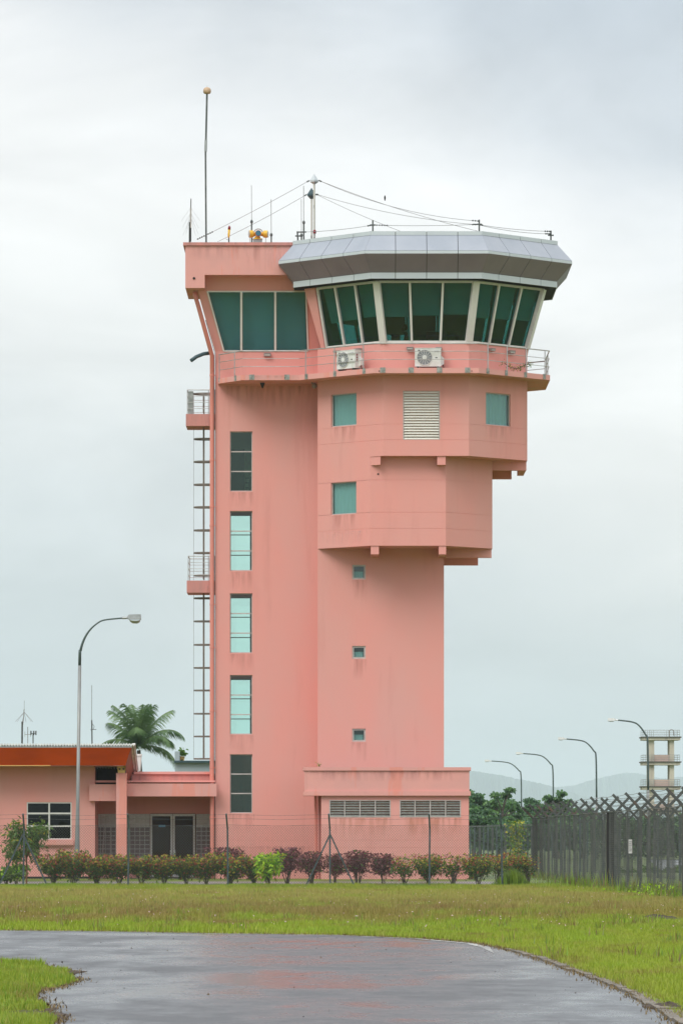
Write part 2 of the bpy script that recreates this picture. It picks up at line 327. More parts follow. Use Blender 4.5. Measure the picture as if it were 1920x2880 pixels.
# ------------------------------------------------------------------ terrain
def G(px, py): D = F*CZ/(py-HY); return ((px-CX)*D/F, D)
def grass_mat(name, k):
    m = bpy.data.materials.new(name); m.use_nodes = True; n = m.node_tree.nodes; l = m.node_tree.links; b = n['Principled BSDF']
    b.inputs['Roughness'].default_value = .6; b.inputs['Specular IOR Level'].default_value = .25
    g = n.new('ShaderNodeNewGeometry'); sp = n.new('ShaderNodeSeparateXYZ'); l.new(g.outputs['Position'], sp.inputs[0])
    def noise(sc, st, det=4):
        mpn = n.new('ShaderNodeMapping'); mpn.inputs['Scale'].default_value = st; l.new(g.outputs['Position'], mpn.inputs[0])
        t = n.new('ShaderNodeTexNoise'); t.inputs['Scale'].default_value = sc; t.inputs['Detail'].default_value = det; l.new(mpn.outputs[0], t.inputs[0]); return t
    t1 = noise(.28, (1, .35, 1), 6); a = n.new('ShaderNodeMath'); a.operation = 'MULTIPLY_ADD'; a.inputs[1].default_value = 60; l.new(t1.outputs[0], a.inputs[0]); l.new(sp.outputs[1], a.inputs[2])
    mr = n.new('ShaderNodeMapRange'); mr.inputs[1].default_value = 40+30; mr.inputs[2].default_value = 200+30; l.new(a.outputs[0], mr.inputs[0])
    rp = n.new('ShaderNodeValToRGB'); l.new(mr.outputs[0], rp.inputs[0]); e = rp.color_ramp.elements
    C = [(0, (.165, .205, .022)), (.27, (.165, .205, .018)), (.335, (.15, .205, .016)), (.385, (.155, .135, .03)), (.44, (.155, .12, .038)), (.52, (.18, .160, .045)),
         (.66, (.205, .185, .05)), (.76, (.16, .19, .02)), (.83, (.10, .16, .015)), (1, (.07, .12, .02))]
    e[0].position, e[0].color = 0, (*[c*k for c in C[0][1]], 1); e[1].position, e[1].color = 1, (*[c*k for c in C[-1][1]], 1)
    for p, c in C[1:-1]: x = e.new(p); x.color = (*[q*k for q in c], 1)
    def over(prev, col, t, lo, hi, amt):
        r = n.new('ShaderNodeMapRange'); r.inputs[1].default_value = lo; r.inputs[2].default_value = hi; r.inputs[4].default_value = amt; l.new(t.outputs[0], r.inputs[0])
        x = n.new('ShaderNodeMix'); x.data_type = 'RGBA'; l.new(r.outputs[0], x.inputs[0]); l.new(prev, x.inputs[6]); x.inputs[7].default_value = (*[q*k for q in col], 1); return x.outputs[2]
    c = over(rp.outputs[0], (.24, .21, .07), noise(5, (1, 1, .5)), .52, .68, .55)
    c = over(c, (.05, .11, .012), noise(7, (1, 1, .5)), .54, .70, .6)
    c = over(c, (.13, .075, .035), noise(1.1, (1, .35, 1), 5), .54, .68, .6)
    c = over(c, (.15, .22, .018), noise(.6, (1, .3, 1), 5), .53, .66, .6)
    l.new(c, b.inputs['Base Color'])
    if k > 1.5:
        tl = n.new('ShaderNodeBsdfTranslucent'); l.new(c, tl.inputs[0]); ms = n.new('ShaderNodeMixShader'); ms.inputs[0].default_value = .25
        l.new(b.outputs[0], ms.inputs[1]); l.new(tl.outputs[0], ms.inputs[2]); l.new(ms.outputs[0], n['Material Output'].inputs[0])
    return m
M['grass'] = grass_mat('mown_grass_blades', 1.75); M['turf'] = grass_mat('grassy_ground', 1.1)
def gz(y): return 0.0 if y < 172 else (.2*(y-172)/12 if y < 184 else .2)
mb = MB()
ys = [-60, 20, 60, 100, 140, 172, 184, 260, 600, 2000, 24000]
xs = [-16000, -600, -60, -20, 0, 20, 60, 600, 16000]
for i in range(len(ys)-1):
    for j in range(len(xs)-1):
        mb.face([(xs[j], ys[i], gz(ys[i])), (xs[j+1], ys[i], gz(ys[i])), (xs[j+1], ys[i+1], gz(ys[i+1])), (xs[j], ys[i+1], gz(ys[i+1]))])
ground = mb.build('ground', M['turf'], kind='structure', label='grassy ground reaching from the road past the fences to the hills', origin=(0, 0, 0))
EDGE = [(-200, 2617), (0, 2619), (306, 2622), (563, 2627), (960, 2632), (1205, 2643), (1352, 2656), (1444, 2676), (1542, 2704), (1609, 2729), (1695, 2760), (1799, 2804), (1891, 2857), (1990, 2930), (2200, 3100)]
edge = [G(*p) for p in EDGE]
VER = [(-60, 2704), (0, 2705), (60, 2710), (105, 2716), (140, 2729), (205, 2736), (172, 2748), (222, 2761), (170, 2779), (118, 2788), (96, 2810), (110, 2826), (140, 2840), (115, 2858), (165, 2868), (150, 2884), (120, 2990)]
ver = [G(*p) for p in VER]
def road_mat():
    m = bpy.data.materials.new('wet_asphalt'); m.use_nodes = True; n = m.node_tree.nodes; l = m.node_tree.links; b = n['Principled BSDF']
    g = n.new('ShaderNodeNewGeometry')
    def noise(sc, st, det=5, r=.55):
        mpn = n.new('ShaderNodeMapping'); mpn.inputs['Scale'].default_value = st; l.new(g.outputs['Position'], mpn.inputs[0])
        t = n.new('ShaderNodeTexNoise'); t.inputs['Scale'].default_value = sc; t.inputs['Detail'].default_value = det; t.inputs['Roughness'].default_value = r; l.new(mpn.outputs[0], t.inputs[0]); return t
    t = noise(.9, (1, .55, 1)); mxn = n.new('ShaderNodeMix'); mxn.data_type = 'RGBA'; l.new(t.outputs[0], mxn.inputs[0]); mxn.inputs[6].default_value = (.075, .077, .085, 1); mxn.inputs[7].default_value = (.04, .042, .047, 1); l.new(mxn.outputs[2], b.inputs['Base Color'])
    t2a = noise(.30, (1, .5, 1), 6, .6); t2b = noise(1.6, (1, .35, 1), 6, .65); t2 = n.new('ShaderNodeMix'); t2.inputs[0].default_value = .4; l.new(t2a.outputs[0], t2.inputs[2]); l.new(t2b.outputs[0], t2.inputs[3]); r = n.new('ShaderNodeMapRange'); r.inputs[1].default_value = .42; r.inputs[2].default_value = .60; r.inputs[3].default_value = .16; r.inputs[4].default_value = .50; l.new(t2.outputs[0], r.inputs[0]); l.new(r.outputs[0], b.inputs['Roughness'])
    t3 = noise(45, (1, 1, 1), 3); t4 = noise(2.0, (1, .6, 1), 4)
    ad = n.new('ShaderNodeMath'); ad.operation = 'MULTIPLY_ADD'; l.new(t4.outputs[0], ad.inputs[0]); ad.inputs[1].default_value = 1.2; l.new(t3.outputs[0], ad.inputs[2])
    bn = n.new('ShaderNodeBump'); bn.inputs['Strength'].default_value = .42; bn.inputs['Distance'].default_value = .010; l.new(ad.outputs[0], bn.inputs['Height']); l.new(bn.outputs[0], b.inputs['Normal'])
    b.inputs['Specular IOR Level'].default_value = .5
    return m
M['road'] = road_mat()
rd = [(-60, 88.9)]+edge+[(3.6, 0), (4, -40), (-3, -40), (-2.7, 30)]+ver[::-1]+[(-60, 66.9)]
mb = MB(); mb.face([(x, y, .006) for x, y in rd]); road = mb.build('road', M['road'], kind='structure', label='wet grey asphalt road bending away to the left in the foreground', origin=(0, 0, 0))
mb = MB()
def offset_pts(pts, d):
    out = []
    for i, p in enumerate(pts):
        a = Vector(pts[max(i-1, 0)]); b = Vector(pts[min(i+1, len(pts)-1)]); t = (b-a).normalized(); out.append((p[0]+t.y*d, p[1]-t.x*d))
    return out
li = [G(*p) for p in [(-200, 2617), (0, 2619), (306, 2622), (563, 2627), (960, 2632), (1205, 2643), (1352, 2656), (1400, 2668), (1438, 2684)]]
o1, o2 = offset_pts(li, .12), offset_pts(li, .26)
o1[-1] = o2[-1]
for i in range(len(li)-1): mb.face([(*o2[i], .011), (*o2[i+1], .011), (*o1[i+1], .011), (*o1[i], .011)])
mb.build('edge_line', M['line'], road)
k0 = None
def along(pts, step):
    out = []; carry = 0
    for a, b in zip(pts, pts[1:]):
        a, b = Vector(a), Vector(b); L = (b-a).length; t = carry
        while t < L: out.append((a+(b-a)*t/L, (b-a).normalized())); t += step
        carry = t-L
    return out
for p, d in along([G(*q) for q in [(1452, 2676), (1542, 2702), (1609, 2727), (1695, 2758), (1799, 2802), (1860, 2838), (1960, 2905)]], 1.32):
    if k0 is None:
        k0 = MB().box(-.62, .62, -.10, .10, -.03, .035).build('kerb_stone', M['kerb'], road, origin=(0, 0, 0)); kk = k0
    else: kk = piece(k0, (0, 0, 0))
    kk.location = (p.x+random.uniform(-.03, .03), p.y, random.uniform(-.012, .004)); kk.rotation_euler = (0, 0, math.atan2(d.y, d.x)+random.uniform(-.03, .03))
# path behind the fence, drain and apron
def sheet(name, x0, x1, y0, y1, m, dz, label, n=1, th=0):
    mb = MB(); yy = sorted({y0, y1} | {y for y in (172, 184) if y0 < y < y1})
    for a, b in zip(yy, yy[1:]): mb.face([(x0, a, gz(a)+dz), (x1, a, gz(a)+dz), (x1, b, gz(b)+dz), (x0, b, gz(b)+dz)])
    return mb.build(name, m, kind='structure', label=label)
sheet('path', -14, 6.6, 174.2, 180.6, M['concrete'], .008, 'wet grey concrete path behind the hedge, along the pink buildings')
M['asphalt2'] = mat('far_wet_asphalt', (.20, .21, .22), .25, var=(.12, .13, .14), vscale=.4)
mb = MB(); mb.face([(15.8, 236, .215), (40, 236, .215), (70, 385, .215), (24.6, 385, .215)]); mb.build('far_road', M['asphalt2'], kind='structure', label='pale wet road seen through the tall fence at the right')
# hills: two wooded ridges, far away
def ridge(name, D, prof, depth, label, seed):
    r = np.random.default_rng(seed); xs_ = np.arange(prof[0][0], prof[-1][0]+1, 3.0); base = np.interp(xs_, [p[0] for p in prof], [p[1] for p in prof])
    sm = np.convolve(r.normal(0, 1, len(xs_)+40), np.ones(14)/14, 'same')[20:-20]; tree = r.normal(0, .7, len(xs_))
    top = base+sm*3.0+tree*.7
    mb = MB(); rows = []
    for j, (k, dy) in enumerate([(0, -depth), (.45, -depth*.55), (.8, -depth*.2), (1, 0), (.6, depth*.6)]):
        rows.append([((px-CX)*D/F, D+dy+r.normal(0, depth*.04), max(.1, (PZ(t, D)-.2)*(k+r.normal(0, .03)*(0 < k < 1)))) for px, t in zip(xs_, top)])
    n = len(xs_)
    mb.mesh([p for row in rows for p in row], [(j*n+i, j*n+i+1, (j+1)*n+i+1, (j+1)*n+i) for j in range(4) for i in range(n-1)])
    return mb.build(name, M['hill'], kind='structure', label=label)
M['hill'] = mat('wooded_hillside', (.03, .06, .035), .95, var=(.05, .08, .045), vscale=.01)
ridge('hills', 17500, [(900, 2300), (1050, 2230), (1200, 2184), (1300, 2168), (1340, 2169), (1400, 2178), (1450, 2190), (1520, 2205), (1590, 2222), (1700, 2260), (1850, 2330), (1900, 2360)], 500, 'hazy blue wooded ridge sloping down to the right', 3)
ridge('hills', 20500, [(1330, 2330), (1450, 2262), (1560, 2216), (1620, 2208), (1680, 2188), (1760, 2174), (1800, 2176), (1860, 2190), (1930, 2182), (2050, 2150), (2300, 2190), (2700, 2300)], 600, 'hazy blue wooded ridge rising towards the right edge', 5)

# ------------------------------------------------------------------ wall builder
def frame_of(A, B):
    A = Vector((A[0], A[1])); B = Vector((B[0], B[1])); d = (B-A); L = d.length; d /= L; return A, d, Vector((d.y, -d.x)), L
def fpt(fr, u, v, dep=0):
    A, d, nrm, L = fr; p = A+d*u-nrm*dep; return (p.x, p.y, v)
def fbox(mb, fr, u0, u1, v0, v1, d0, d1):
    vs = [fpt(fr, u, v, dd) for v in (v0, v1) for dd in (d0, d1) for u in (u0, u1)]
    return mb.mesh(vs, [(0, 2, 3, 1), (4, 5, 7, 6), (0, 1, 5, 4), (2, 6, 7, 3), (0, 4, 6, 2), (1, 3, 7, 5)])
def upx(fr, px):      # where the ray through column px meets a facet
    A, d, nrm, L = fr; k = (px-CX)/F     # A.x+u d.x = k (A.y+u d.y)
    return (k*A.y-A.x)/(d.x-k*d.y)
def wall(mb, A, B, z0, z1, openings=(), grooves=(), clip=None):
    fr = frame_of(A, B); L = fr[3]
    us = sorted({0, L} | {u for o in openings for u in o[:2] if 0 < u < L}); gs = [(g-.010, g+.010) for g in grooves if z0 < g < z1]
    vs = sorted({z0, z1} | {v for o in openings for v in o[2:4] if z0 < v < z1} | {v for g in gs for v in g})
    for u0, u1 in zip(us, us[1:]):
        for v0, v1 in zip(vs, vs[1:]):
            uc, vc = (u0+u1)/2, (v0+v1)/2
            if any(o[0] < uc < o[1] and o[2] < vc < o[3] for o in openings): continue
            dep = .007 if any(g[0] < vc < g[1] for g in gs) else 0
            mb.face([fpt(fr, u0, v0, dep), fpt(fr, u1, v0, dep), fpt(fr, u1, v1, dep), fpt(fr, u0, v1, dep)])
            if dep:
                mb.face([fpt(fr, u0, v0), fpt(fr, u1, v0), fpt(fr, u1, v0, dep), fpt(fr, u0, v0, dep)]); mb.face([fpt(fr, u0, v1, dep), fpt(fr, u1, v1, dep), fpt(fr, u1, v1), fpt(fr, u0, v1)])
    for o in openings:
        u0, u1, v0, v1, dep = o[:5]
        for (a, b) in (((u0, v0), (u1, v0)), ((u1, v0), (u1, v1)), ((u1, v1), (u0, v1)), ((u0, v1), (u0, v0))):
            mb.face([fpt(fr, *a), fpt(fr, *b), fpt(fr, *b, dep), fpt(fr, *a, dep)])
        if len(o) > 5: mb.face([fpt(fr, u0, v0, dep), fpt(fr, u1, v0, dep), fpt(fr, u1, v1, dep), fpt(fr, u0, v1, dep)])
    return fr
def window(parent, fr, u0, u1, v0, v1, dep, fw, gmat, fmat='frame', rows=(), cols=(), th=.05, bar=None, name='window', split=True):
    """frame with bars; each light of glass is a pane of its own"""
    bar = bar or fw; f = MB(); d0, d1 = dep-.06, dep
    fbox(f, fr, u0, u1, v0, v0+fw, d0, d1); fbox(f, fr, u0, u1, v1-fw, v1, d0, d1)
    fbox(f, fr, u0, u0+fw, v0+fw, v1-fw, d0, d1); fbox(f, fr, u1-fw, u1, v0+fw, v1-fw, d0, d1)
    vv = [v0+fw]+[x for r in rows for x in (r-bar/2, r+bar/2)]+[v1-fw]; uu = [u0+fw]+[x for c in cols for x in (c-bar/2, c+bar/2)]+[u1-fw]
    for r in rows: fbox(f, fr, u0+fw, u1-fw, r-bar/2, r+bar/2, d0+.004, d1-.004)
    for c in cols: fbox(f, fr, c-bar/2, c+bar/2, v0+fw, v1-fw, d0+.001, d1-.001)
    w_ = f.build(name, M[fmat], parent)
    for i in range(0, len(uu), 2):
        for j in range(0, len(vv), 2):
            q = MB(); fbox(q, fr, uu[i]-.01, uu[i+1]+.01, vv[j]-.01, vv[j+1]+.01, dep-.035, dep-.027); q.build('pane', M[gmat], w_)
    return w_

# ------------------------------------------------------------------ CONTROL TOWER
tower = thing('control_tower', (1.5, 187, .2), 'tall salmon pink airport control tower with slanted glass cab under a grey metal canopy', 'control tower')
C0 = (3.25, 188.55); T22 = math.tan(math.radians(22.5))
def OCT(a):
    t = a*T22; return [(C0[0]+x, C0[1]+y) for x, y in ((-t, -a), (t, -a), (a, -t), (a, t), (t, a), (-t, a), (-a, t), (-a, -t))]
SY, CY, CORE_L, CORE_R = 188.25, 187.0, -.928, 3.99       # stair front, core front, core left and right
BY = 193.0
# --- stair shaft
sfr = frame_of((-4.95, SY), (CORE_L, SY))
rows_px = [(1213, 1382), (1437, 1605.5), (1669, 1837), (1899, 2066), (2122, 2288)]
ops = []
for a, b in rows_px: ops.append((upx(sfr, 646.5), upx(sfr, 709.5), PZ(b, SY), PZ(a, SY), .16))
mb = MB(); wall(mb, (-4.95, SY), (CORE_L, SY), .15, 20.9, ops, grooves=(PZ(2364, SY), PZ(2385, SY), PZ(2410, SY)))
bfr = frame_of((-4.95, BY), (CORE_L, BY)); bops = []
for k in (1, 2, 3):
    a, b = rows_px[k]; bops.append((PX(640, BY)+4.95, PX(705.5, BY)+4.95, PZ(b+30, BY), PZ(a+11, BY), .2))
mb.face([(-4.95, SY, .15), (-4.95, BY, .15), (-4.95, BY, 20.9), (-4.95, SY, 20.9)])
mb2 = MB(); wall(mb2, (-4.95, BY), (CORE_L, BY), .15, 20.9, bops)
mb.mesh(mb2.v, mb2.f)
mb.build('stair_shaft_wall', M['pink'], tower)
for o in bops: window(tower, bfr, o[0], o[1], o[2], o[3], .12, .04, 'g_stair', rows=[o[2]+(o[3]-o[2])*k for k in (.395, .70)], bar=.035)
for i, o in enumerate(ops):
    a, b, c, d = o[:4]; w_ = window(tower, sfr, a, b, c, d, .15, .035, 'g_stair' if i in (1, 2, 3) else 'g_stairdark', rows=[c+(d-c)*k for k in (.335, .665)], bar=.045)
# things seen through the stair windows: landings with dark floors, a wall and door at the top, a wall at the bottom
mb = MB(); mb.box(-4.9, -1, SY+1.5, SY+1.6, 18.0-2.6, 18.4); mb.build('landing_wall', M['room_wall'], tower)
mb = MB(); mb.box(PX(640, 189.6), PX(687, 189.6), SY+1.42, SY+1.47, 15.5, PZ(1262, 189.6)); mb.build('landing_door', M['slate'], tower)
mb = MB()
for (x0, z0, x1, z1) in ((690, 1372, 712, 1372), (690, 1358, 712, 1358), (690, 1345, 712, 1344)): mb.bar(P(x0, z0, 189.3), P(x1, z1, 189.3), .05)
mb.bar(P(701, 1384, 189.3), P(704, 1340, 189.3), .09); mb.build('stair_handrail', M['dark_steel'], tower)
mb = MB(); mb.box(-4.9, -1, SY+1.3, SY+1.4, .2, PZ(2105, 189.6)); mb.build('landing_wall', M['pink_dirty'], tower)
# --- core
cfr = frame_of((CORE_L, CY), (CORE_R, CY)); cops = []
for a, b in ((1588.5, 1629.7), (1817, 1853), (2050, 2086.5)): cops.append((upx(cfr, 990), upx(cfr, 1028), PZ(b, CY), PZ(a, CY), .14))
mb = MB(); wall(mb, (CORE_L, CY), (CORE_R, CY), .15, 13.4, cops)
mb.face([(CORE_R, CY, .15), (CORE_R, 191.2, .15), (CORE_R, 191.2, 13.4), (CORE_R, CY, 13.4)])
mb.face([(CORE_L, BY, .15), (CORE_R, BY, .15), (CORE_R, BY, 16.4), (CORE_L, BY, 16.4)][::-1])
mb.face([(CORE_R, 191.2, .15), (CORE_R, BY, .15), (CORE_R, BY, 16.4), (CORE_R, 191.2, 16.4)])
mb.face([(CORE_L, SY, .15), (CORE_L, CY, .15), (CORE_L, CY, 20.9), (CORE_L, SY, 20.9)])
mb.face([(CORE_L+.03, SY+.1, .15), (CORE_L+.03, BY, .15), (CORE_L+.03, BY, 20.9), (CORE_L+.03, SY+.1, 20.9)])
mb.build('core_wall', M['pink'], tower)
for o in cops:
    a, b, c, d = o[:4]; window(tower, cfr, a, b, c, d, .10, .065, 'g_win', rows=(), bar=.04)
    q = MB(); fbox(q, cfr, a+.02, b-.1, c+.02, c+(d-c)*.55, .20, .22); q.build('window_blind', M['curtain'], tower)
# --- middle and upper boxes of the tower head
W8 = OCT(3.98)
Lc = (CORE_L, 187.0); U0 = W8[0]; U1 = W8[1]; U2 = (7.23, 186.9)
MF = 185.05; M0 = (1.10, MF); M1 = (4.02, MF); M2 = (5.87, 186.9)
gU = [PZ(p, 184.57) for p in (1100, 1192.6, 1237)]; gM = [PZ(p, MF) for p in (1350, 1441, 1486.5)]
zU, zM, zS = 16.5, 13.07, 20.86
mb = MB()
lfr = frame_of(Lc, U0)
ymid = lambda fr, u: (fr[0]+fr[1]*u).y
def op(fr, x0, x1, y0, y1, dep=.13):
    a, b = upx(fr, x0), upx(fr, x1); Y = ymid(fr, (a+b)/2); return (a, b, PZ(y1, Y), PZ(y0, Y), dep)
opU = op(lfr, 931, 1002, 1107, 1198); wall(mb, Lc, U0, zU, zS, [opU], gU)
ffr = frame_of(U0, U1); opL = op(ffr, 1133, 1236.5, 1098.5, 1236, .12); wall(mb, U0, U1, zU, zS, [opL+(1,)], gU)
rfr = frame_of(U1, U2); opR = op(rfr, 1366, 1435, 1106, 1197); wall(mb, U1, U2, zU, zS, [opR], gU)
back = [U2, (7.23, 190.2), (4.9, 192.53), (CORE_L, 192.53)]
for a, b in zip(back, back[1:]): wall(mb, a, b, zU, zS)
mb.face([(p[0], p[1], zU) for p in [Lc, U0, U1, U2]+back[1:]][::-1])
mb.build('upper_box_wall', M['pink'], tower)
mb = MB()
mfr = frame_of(Lc, M0); opM = op(mfr, 930.5, 1001.5, 1356, 1446.5); wall(mb, Lc, M0, zM, zU, [opM], gM)
wall(mb, M0, M1, zM, zU, (), gM); wall(mb, M1, M2, zM, zU, (), gM)
back = [M2, (5.87, 190.6), (4.3, 192.3), (CORE_L, 192.3)]
for a, b in zip(back, back[1:]): wall(mb, a, b, zM, zU)
mb.face([(p[0], p[1], zM) for p in [Lc, M0, M1, M2]+back[1:]][::-1])
mb.build('middle_box_wall', M['pink'], tower)
for fr, o in ((lfr, opU), (rfr, opR), (mfr, opM)): window(tower, fr, *o[:4], .12, .035, 'g_win')
for fr, o in ((lfr, opU), (rfr, opR), (mfr, opM)):     # curtains just inside
    q = MB(); n = 26; a, b, c, d = o[:4]
    pts = [(a-.1+(b-a+.2)*i/n, .20+.03*math.sin(i*2.1)) for i in range(n+1)]
    for (ua, da), (ub, db) in zip(pts, pts[1:]): q.face([fpt(fr, ua, c-.1, da), fpt(fr, ub, c-.1, db), fpt(fr, ub, d+.1, db), fpt(fr, ua, d+.1, da)])
    q.build('curtain', M['curtain'], tower)
# louvred vent: a frame of 18 separate blades
a, b, c, d = opL[:4]; lv = MB()
fbox(lv, ffr, a, a+.03, c, d, -.004, .1); fbox(lv, ffr, b-.03, b, c, d, -.004, .1); fbox(lv, ffr, a+.03, b-.03, c-.0, c+.008, -.003, .1); lv = lv.build('louvred_vent', M['frame'], tower)
nb = 18; hh = (d-c)/nb; bl = None
for i in range(nb):
    z = c+hh*i
    if bl is None:
        q = MB(); q.mesh([fpt(ffr, u, zz, dd) for u in (a+.035, b-.035) for (zz, dd) in ((z+.01, .0), (z+.022, .0), (z+hh*.98, .075), (z+hh*.98-.014, .08))],
                         [(0, 4, 5, 1), (1, 5, 6, 2), (2, 6, 7, 3), (3, 7, 4, 0), (0, 1, 2, 3), (7, 6, 5, 4)]); bl = q.build('louvre_blade', M['louvre'], lv); o0 = ORG[bl].copy()
    else: piece(bl, o0+Vector((0, 0, hh*i)))
# beams under the overhanging boxes
def beam(x0, x1, y0, y1, z0, z1): MB().box(x0, x1, y0, y1, z0, z1).build('beam', M['pink'], tower)
MB().prism([(1.13, MF-.003), (1.50, 184.70), (1.50, MF-.003)], 16.17, zU).build('beam', M['pink'], tower)
beam(3.68, 4.0, 184.62, MF-.002, 16.16, zU-.001)
beam(5.6, 7.2, 187.0, 187.3, 16.13, zU-.001); beam(5.6, 6.72, 189.7, 190.0, 16.0, zU-.001); beam(6.95, 7.2, 187.31, 190.1, 16.15, zU-.001)
beam(1.13, 1.44, 185.08, CY-.002, 12.74, zM-.001); beam(3.75, 4.03, 185.08, 187.3, 12.74, zM-.001)
beam(4.04, 5.84, 186.92, 187.2, 12.72, zM-.001); beam(4.0, 5.4, 189.9, 190.2, 12.60, zM-.001)
# small vent pipe in the middle box
MB().tube([P(1063, 1333, MF-.02), P(1063, 1333, MF+.05)], .035, 10).build('drain_spout', M['black'], tower)
# --- balcony slab
S8 = OCT(4.85)
SL = [(-4.83, 187.95), (-3.86, 186.50), (-1.64, 186.50), S8[0], S8[1], S8[2], (8.10, 190.56), (5.26, 193.4), (-.9, 193.4), (-.9, 188.7), (-4.83, 188.7)]
mb = MB(); mb.prism(SL, 19.60, 19.80); mb.build('balcony_slab', M['pink_trim'], tower)
# kerb upstand line at slab foot
RL = [(x, y) for x, y in [(-4.79, 187.98), (-3.84, 186.53), (-1.63, 186.53), (S8[0][0]+.01, S8[0][1]+.03), (S8[1][0]-.01, S8[1][1]+.03), (S8[2][0]-.03, S8[2][1]+.01), (8.07, 190.54), (5.25, 193.36)]]
mb = MB()
for z, r in ((20.74, .024), (20.44, .013), (20.13, .013)): mb.tube([(x, y, z) for x, y in RL], r, 6)
rail = mb.build('balcony_railing', M['rail'], tower)
def rail_at(px):
    k = (px-CX)/F
    for a, b in zip(RL[:5], RL[1:6]):
        fr = frame_of(a, b); u = upx(fr, px)
        if (b[0]*F/b[1]+CX) >= px-.01: return fr, max(.08, min(fr[3]-.08, u))
    return fr, fr[3]-.08
for px in (615, 662, 861.5, 942, 1023.5, 1369.5, 1423.5, 1477, 1530): 
    r_ = rail_at(px)
    q = MB(); fbox(q, r_[0], r_[1]-.022, r_[1]+.022, 19.66, 20.74, -.045, -.03); q.build('rail_post', M['rail'], rail)
for px in (618, 664, 708, 807, 863, 943, 1025, 1076, 1155.5, 1235.5, 1314.5, 1369.5, 1421.5, 1475.5, 1528.5):
    r_ = rail_at(px); u = r_[1]; fr = r_[0]
    q = MB(); w2 = .10 if px in (708, 807, 1076, 1155.5, 1235.5, 1314.5) else .075
    fbox(q, fr, u-w2, u+w2, 19.615, 19.815, -.045, -.032)
    for uu in (-w2+.015, w2-.025):
        for vv in (19.63, 19.79): fbox(q, fr, u+uu, u+uu+.012, vv, vv+.012, -.053, -.045)
    fbox(q, fr, u-.03, u+.03, 19.66, 19.80, -.058, -.046)
    q.build('bracket_plate', M['bracket'], rail)
for (x, y) in ((8.07, 187.9), (8.07, 189.2), (8.07, 190.5), (6.7, 191.93), (5.3, 193.3)):
    MB().bar((x, y, 19.66), (x, y, 20.74), .04, .015).build('rail_post', M['rail'], rail)
# little drain stubs on the slab edge
for px in (1066, 1326, 801):
    r_ = rail_at(px); p = fpt(r_[0], r_[1], 19.68, -.05); p2 = fpt(r_[0], r_[1], 19.68, .1); MB().tube([p, p2], .022, 8).build('drain_spout', M['black'], tower)
# --- cab
TA, TZ, BA, BZ = 4.62, 23.15, 3.98, 20.86
BO = [Vector((*p, BZ)) for p in OCT(BA)]; TO = [Vector((*p, TZ)) for p in OCT(TA)]
def cabp(k, s, t, inn=0):
    b = BO[k].lerp(BO[(k+1) % 8], s); tt = TO[k].lerp(TO[(k+1) % 8], s); p = b.lerp(tt, t)
    if inn: c = (BO[k]+BO[(k+1) % 8])/2-Vector((*C0, BZ)); p = p-c.normalized()*inn
    return p
def facet_fracs(k): return [(0, 0), (1/3, 1/3), (2/3, 2/3), (1, 1)]
for k in range(8):
    if k == 6: continue
    fr_ = [(.075, .165), (.37, .415), (.675, .70), (1, 1)] if k == 7 else facet_fracs(k)
    f = MB()
    up = (cabp(k, .5, 0)-Vector((*C0, BZ))); up.z = 0; up.normalize()
    f.bar(cabp(k, fr_[0][0], .012), cabp(k, 1, .012), .08, .06, up); f.bar(cabp(k, fr_[0][1], .988), cabp(k, 1, .988), .08, .07, up)
    for j, (sb, st) in enumerate(fr_[:-1]):
        if j == 0 and k != 7: continue
        a = BO[k].lerp(BO[(k+1) % 8], sb); b = TO[k].lerp(TO[(k+1) % 8], st); f.bar(a, b, .085, .10, up)
    w_ = f.build('cab_window', M['white'], tower)
    for j in range(3):
        (b0, t0), (b1, t1) = fr_[j], fr_[j+1]
        pb = [BO[k].lerp(BO[(k+1) % 8], b0), BO[k].lerp(BO[(k+1) % 8], b1), TO[k].lerp(TO[(k+1) % 8], t1), TO[k].lerp(TO[(k+1) % 8], t0)]
        MB().slab([p-up*.03 for p in pb], .012).build('pane', M['g_cab'], w_)
for k in range(8):
    if k in (6, 7): continue
    v = BO[k]-Vector((*C0, BZ)); v.z = 0; v.normalize()
    MB().bar(BO[k]-v*.02, TO[k]-v*.02, .27, .16, v).build('corner_mullion', M['white'], tower)
# pink sloping pillar left of the cab and the solid left side
f = MB(); k = 7
pb = [BO[7], BO[7].lerp(BO[0], .06), TO[7].lerp(TO[0], .145), TO[7]]
v = cabp(7, .5, 0)-Vector((*C0, BZ)); v.z = 0; v.normalize()
f.slab([p+v*.10 for p in pb], .22); f.slab([TO[7]+v*0, BO[7]+v*0, BO[6], TO[6]][::-1], .1); f.build('sloping_pillar', M['pink'], tower)
# cab floor, ceiling, blinds
mb = MB(); mb.prism(OCT(3.9), 20.30, 20.40); mb.build('cab_floor', M['dark'], tower)
mb = MB(); mb.prism(OCT(4.55), 23.17, 23.2); mb.build('cab_ceiling', M['room_wall'], tower)
for k, lo in ((7, .43), (0, .45), (1, .45), (2, .42), (3, .20), (4, .24), (5, .16)):
    for j in range(3):
        l2 = lo+((-.02, 0, .015)[j] if k in (7, 0, 1) else (0, .06, .0)[j])
        s0, s1 = j/3+.02, (j+1)/3-.02
        if k == 7 and j == 0: s0 = .18
        if k == 4 and j == 2: l2 = .5
        if k == 5 and j == 1: l2 = .62
        if k == 0 and j == 0: s0 += .03
        MB().slab([cabp(k, s0, l2, .22), cabp(k, s1, l2, .22), cabp(k, s1, .99, .22), cabp(k, s0, .99, .22)], .006).build('roller_blind', M['blind'], tower)
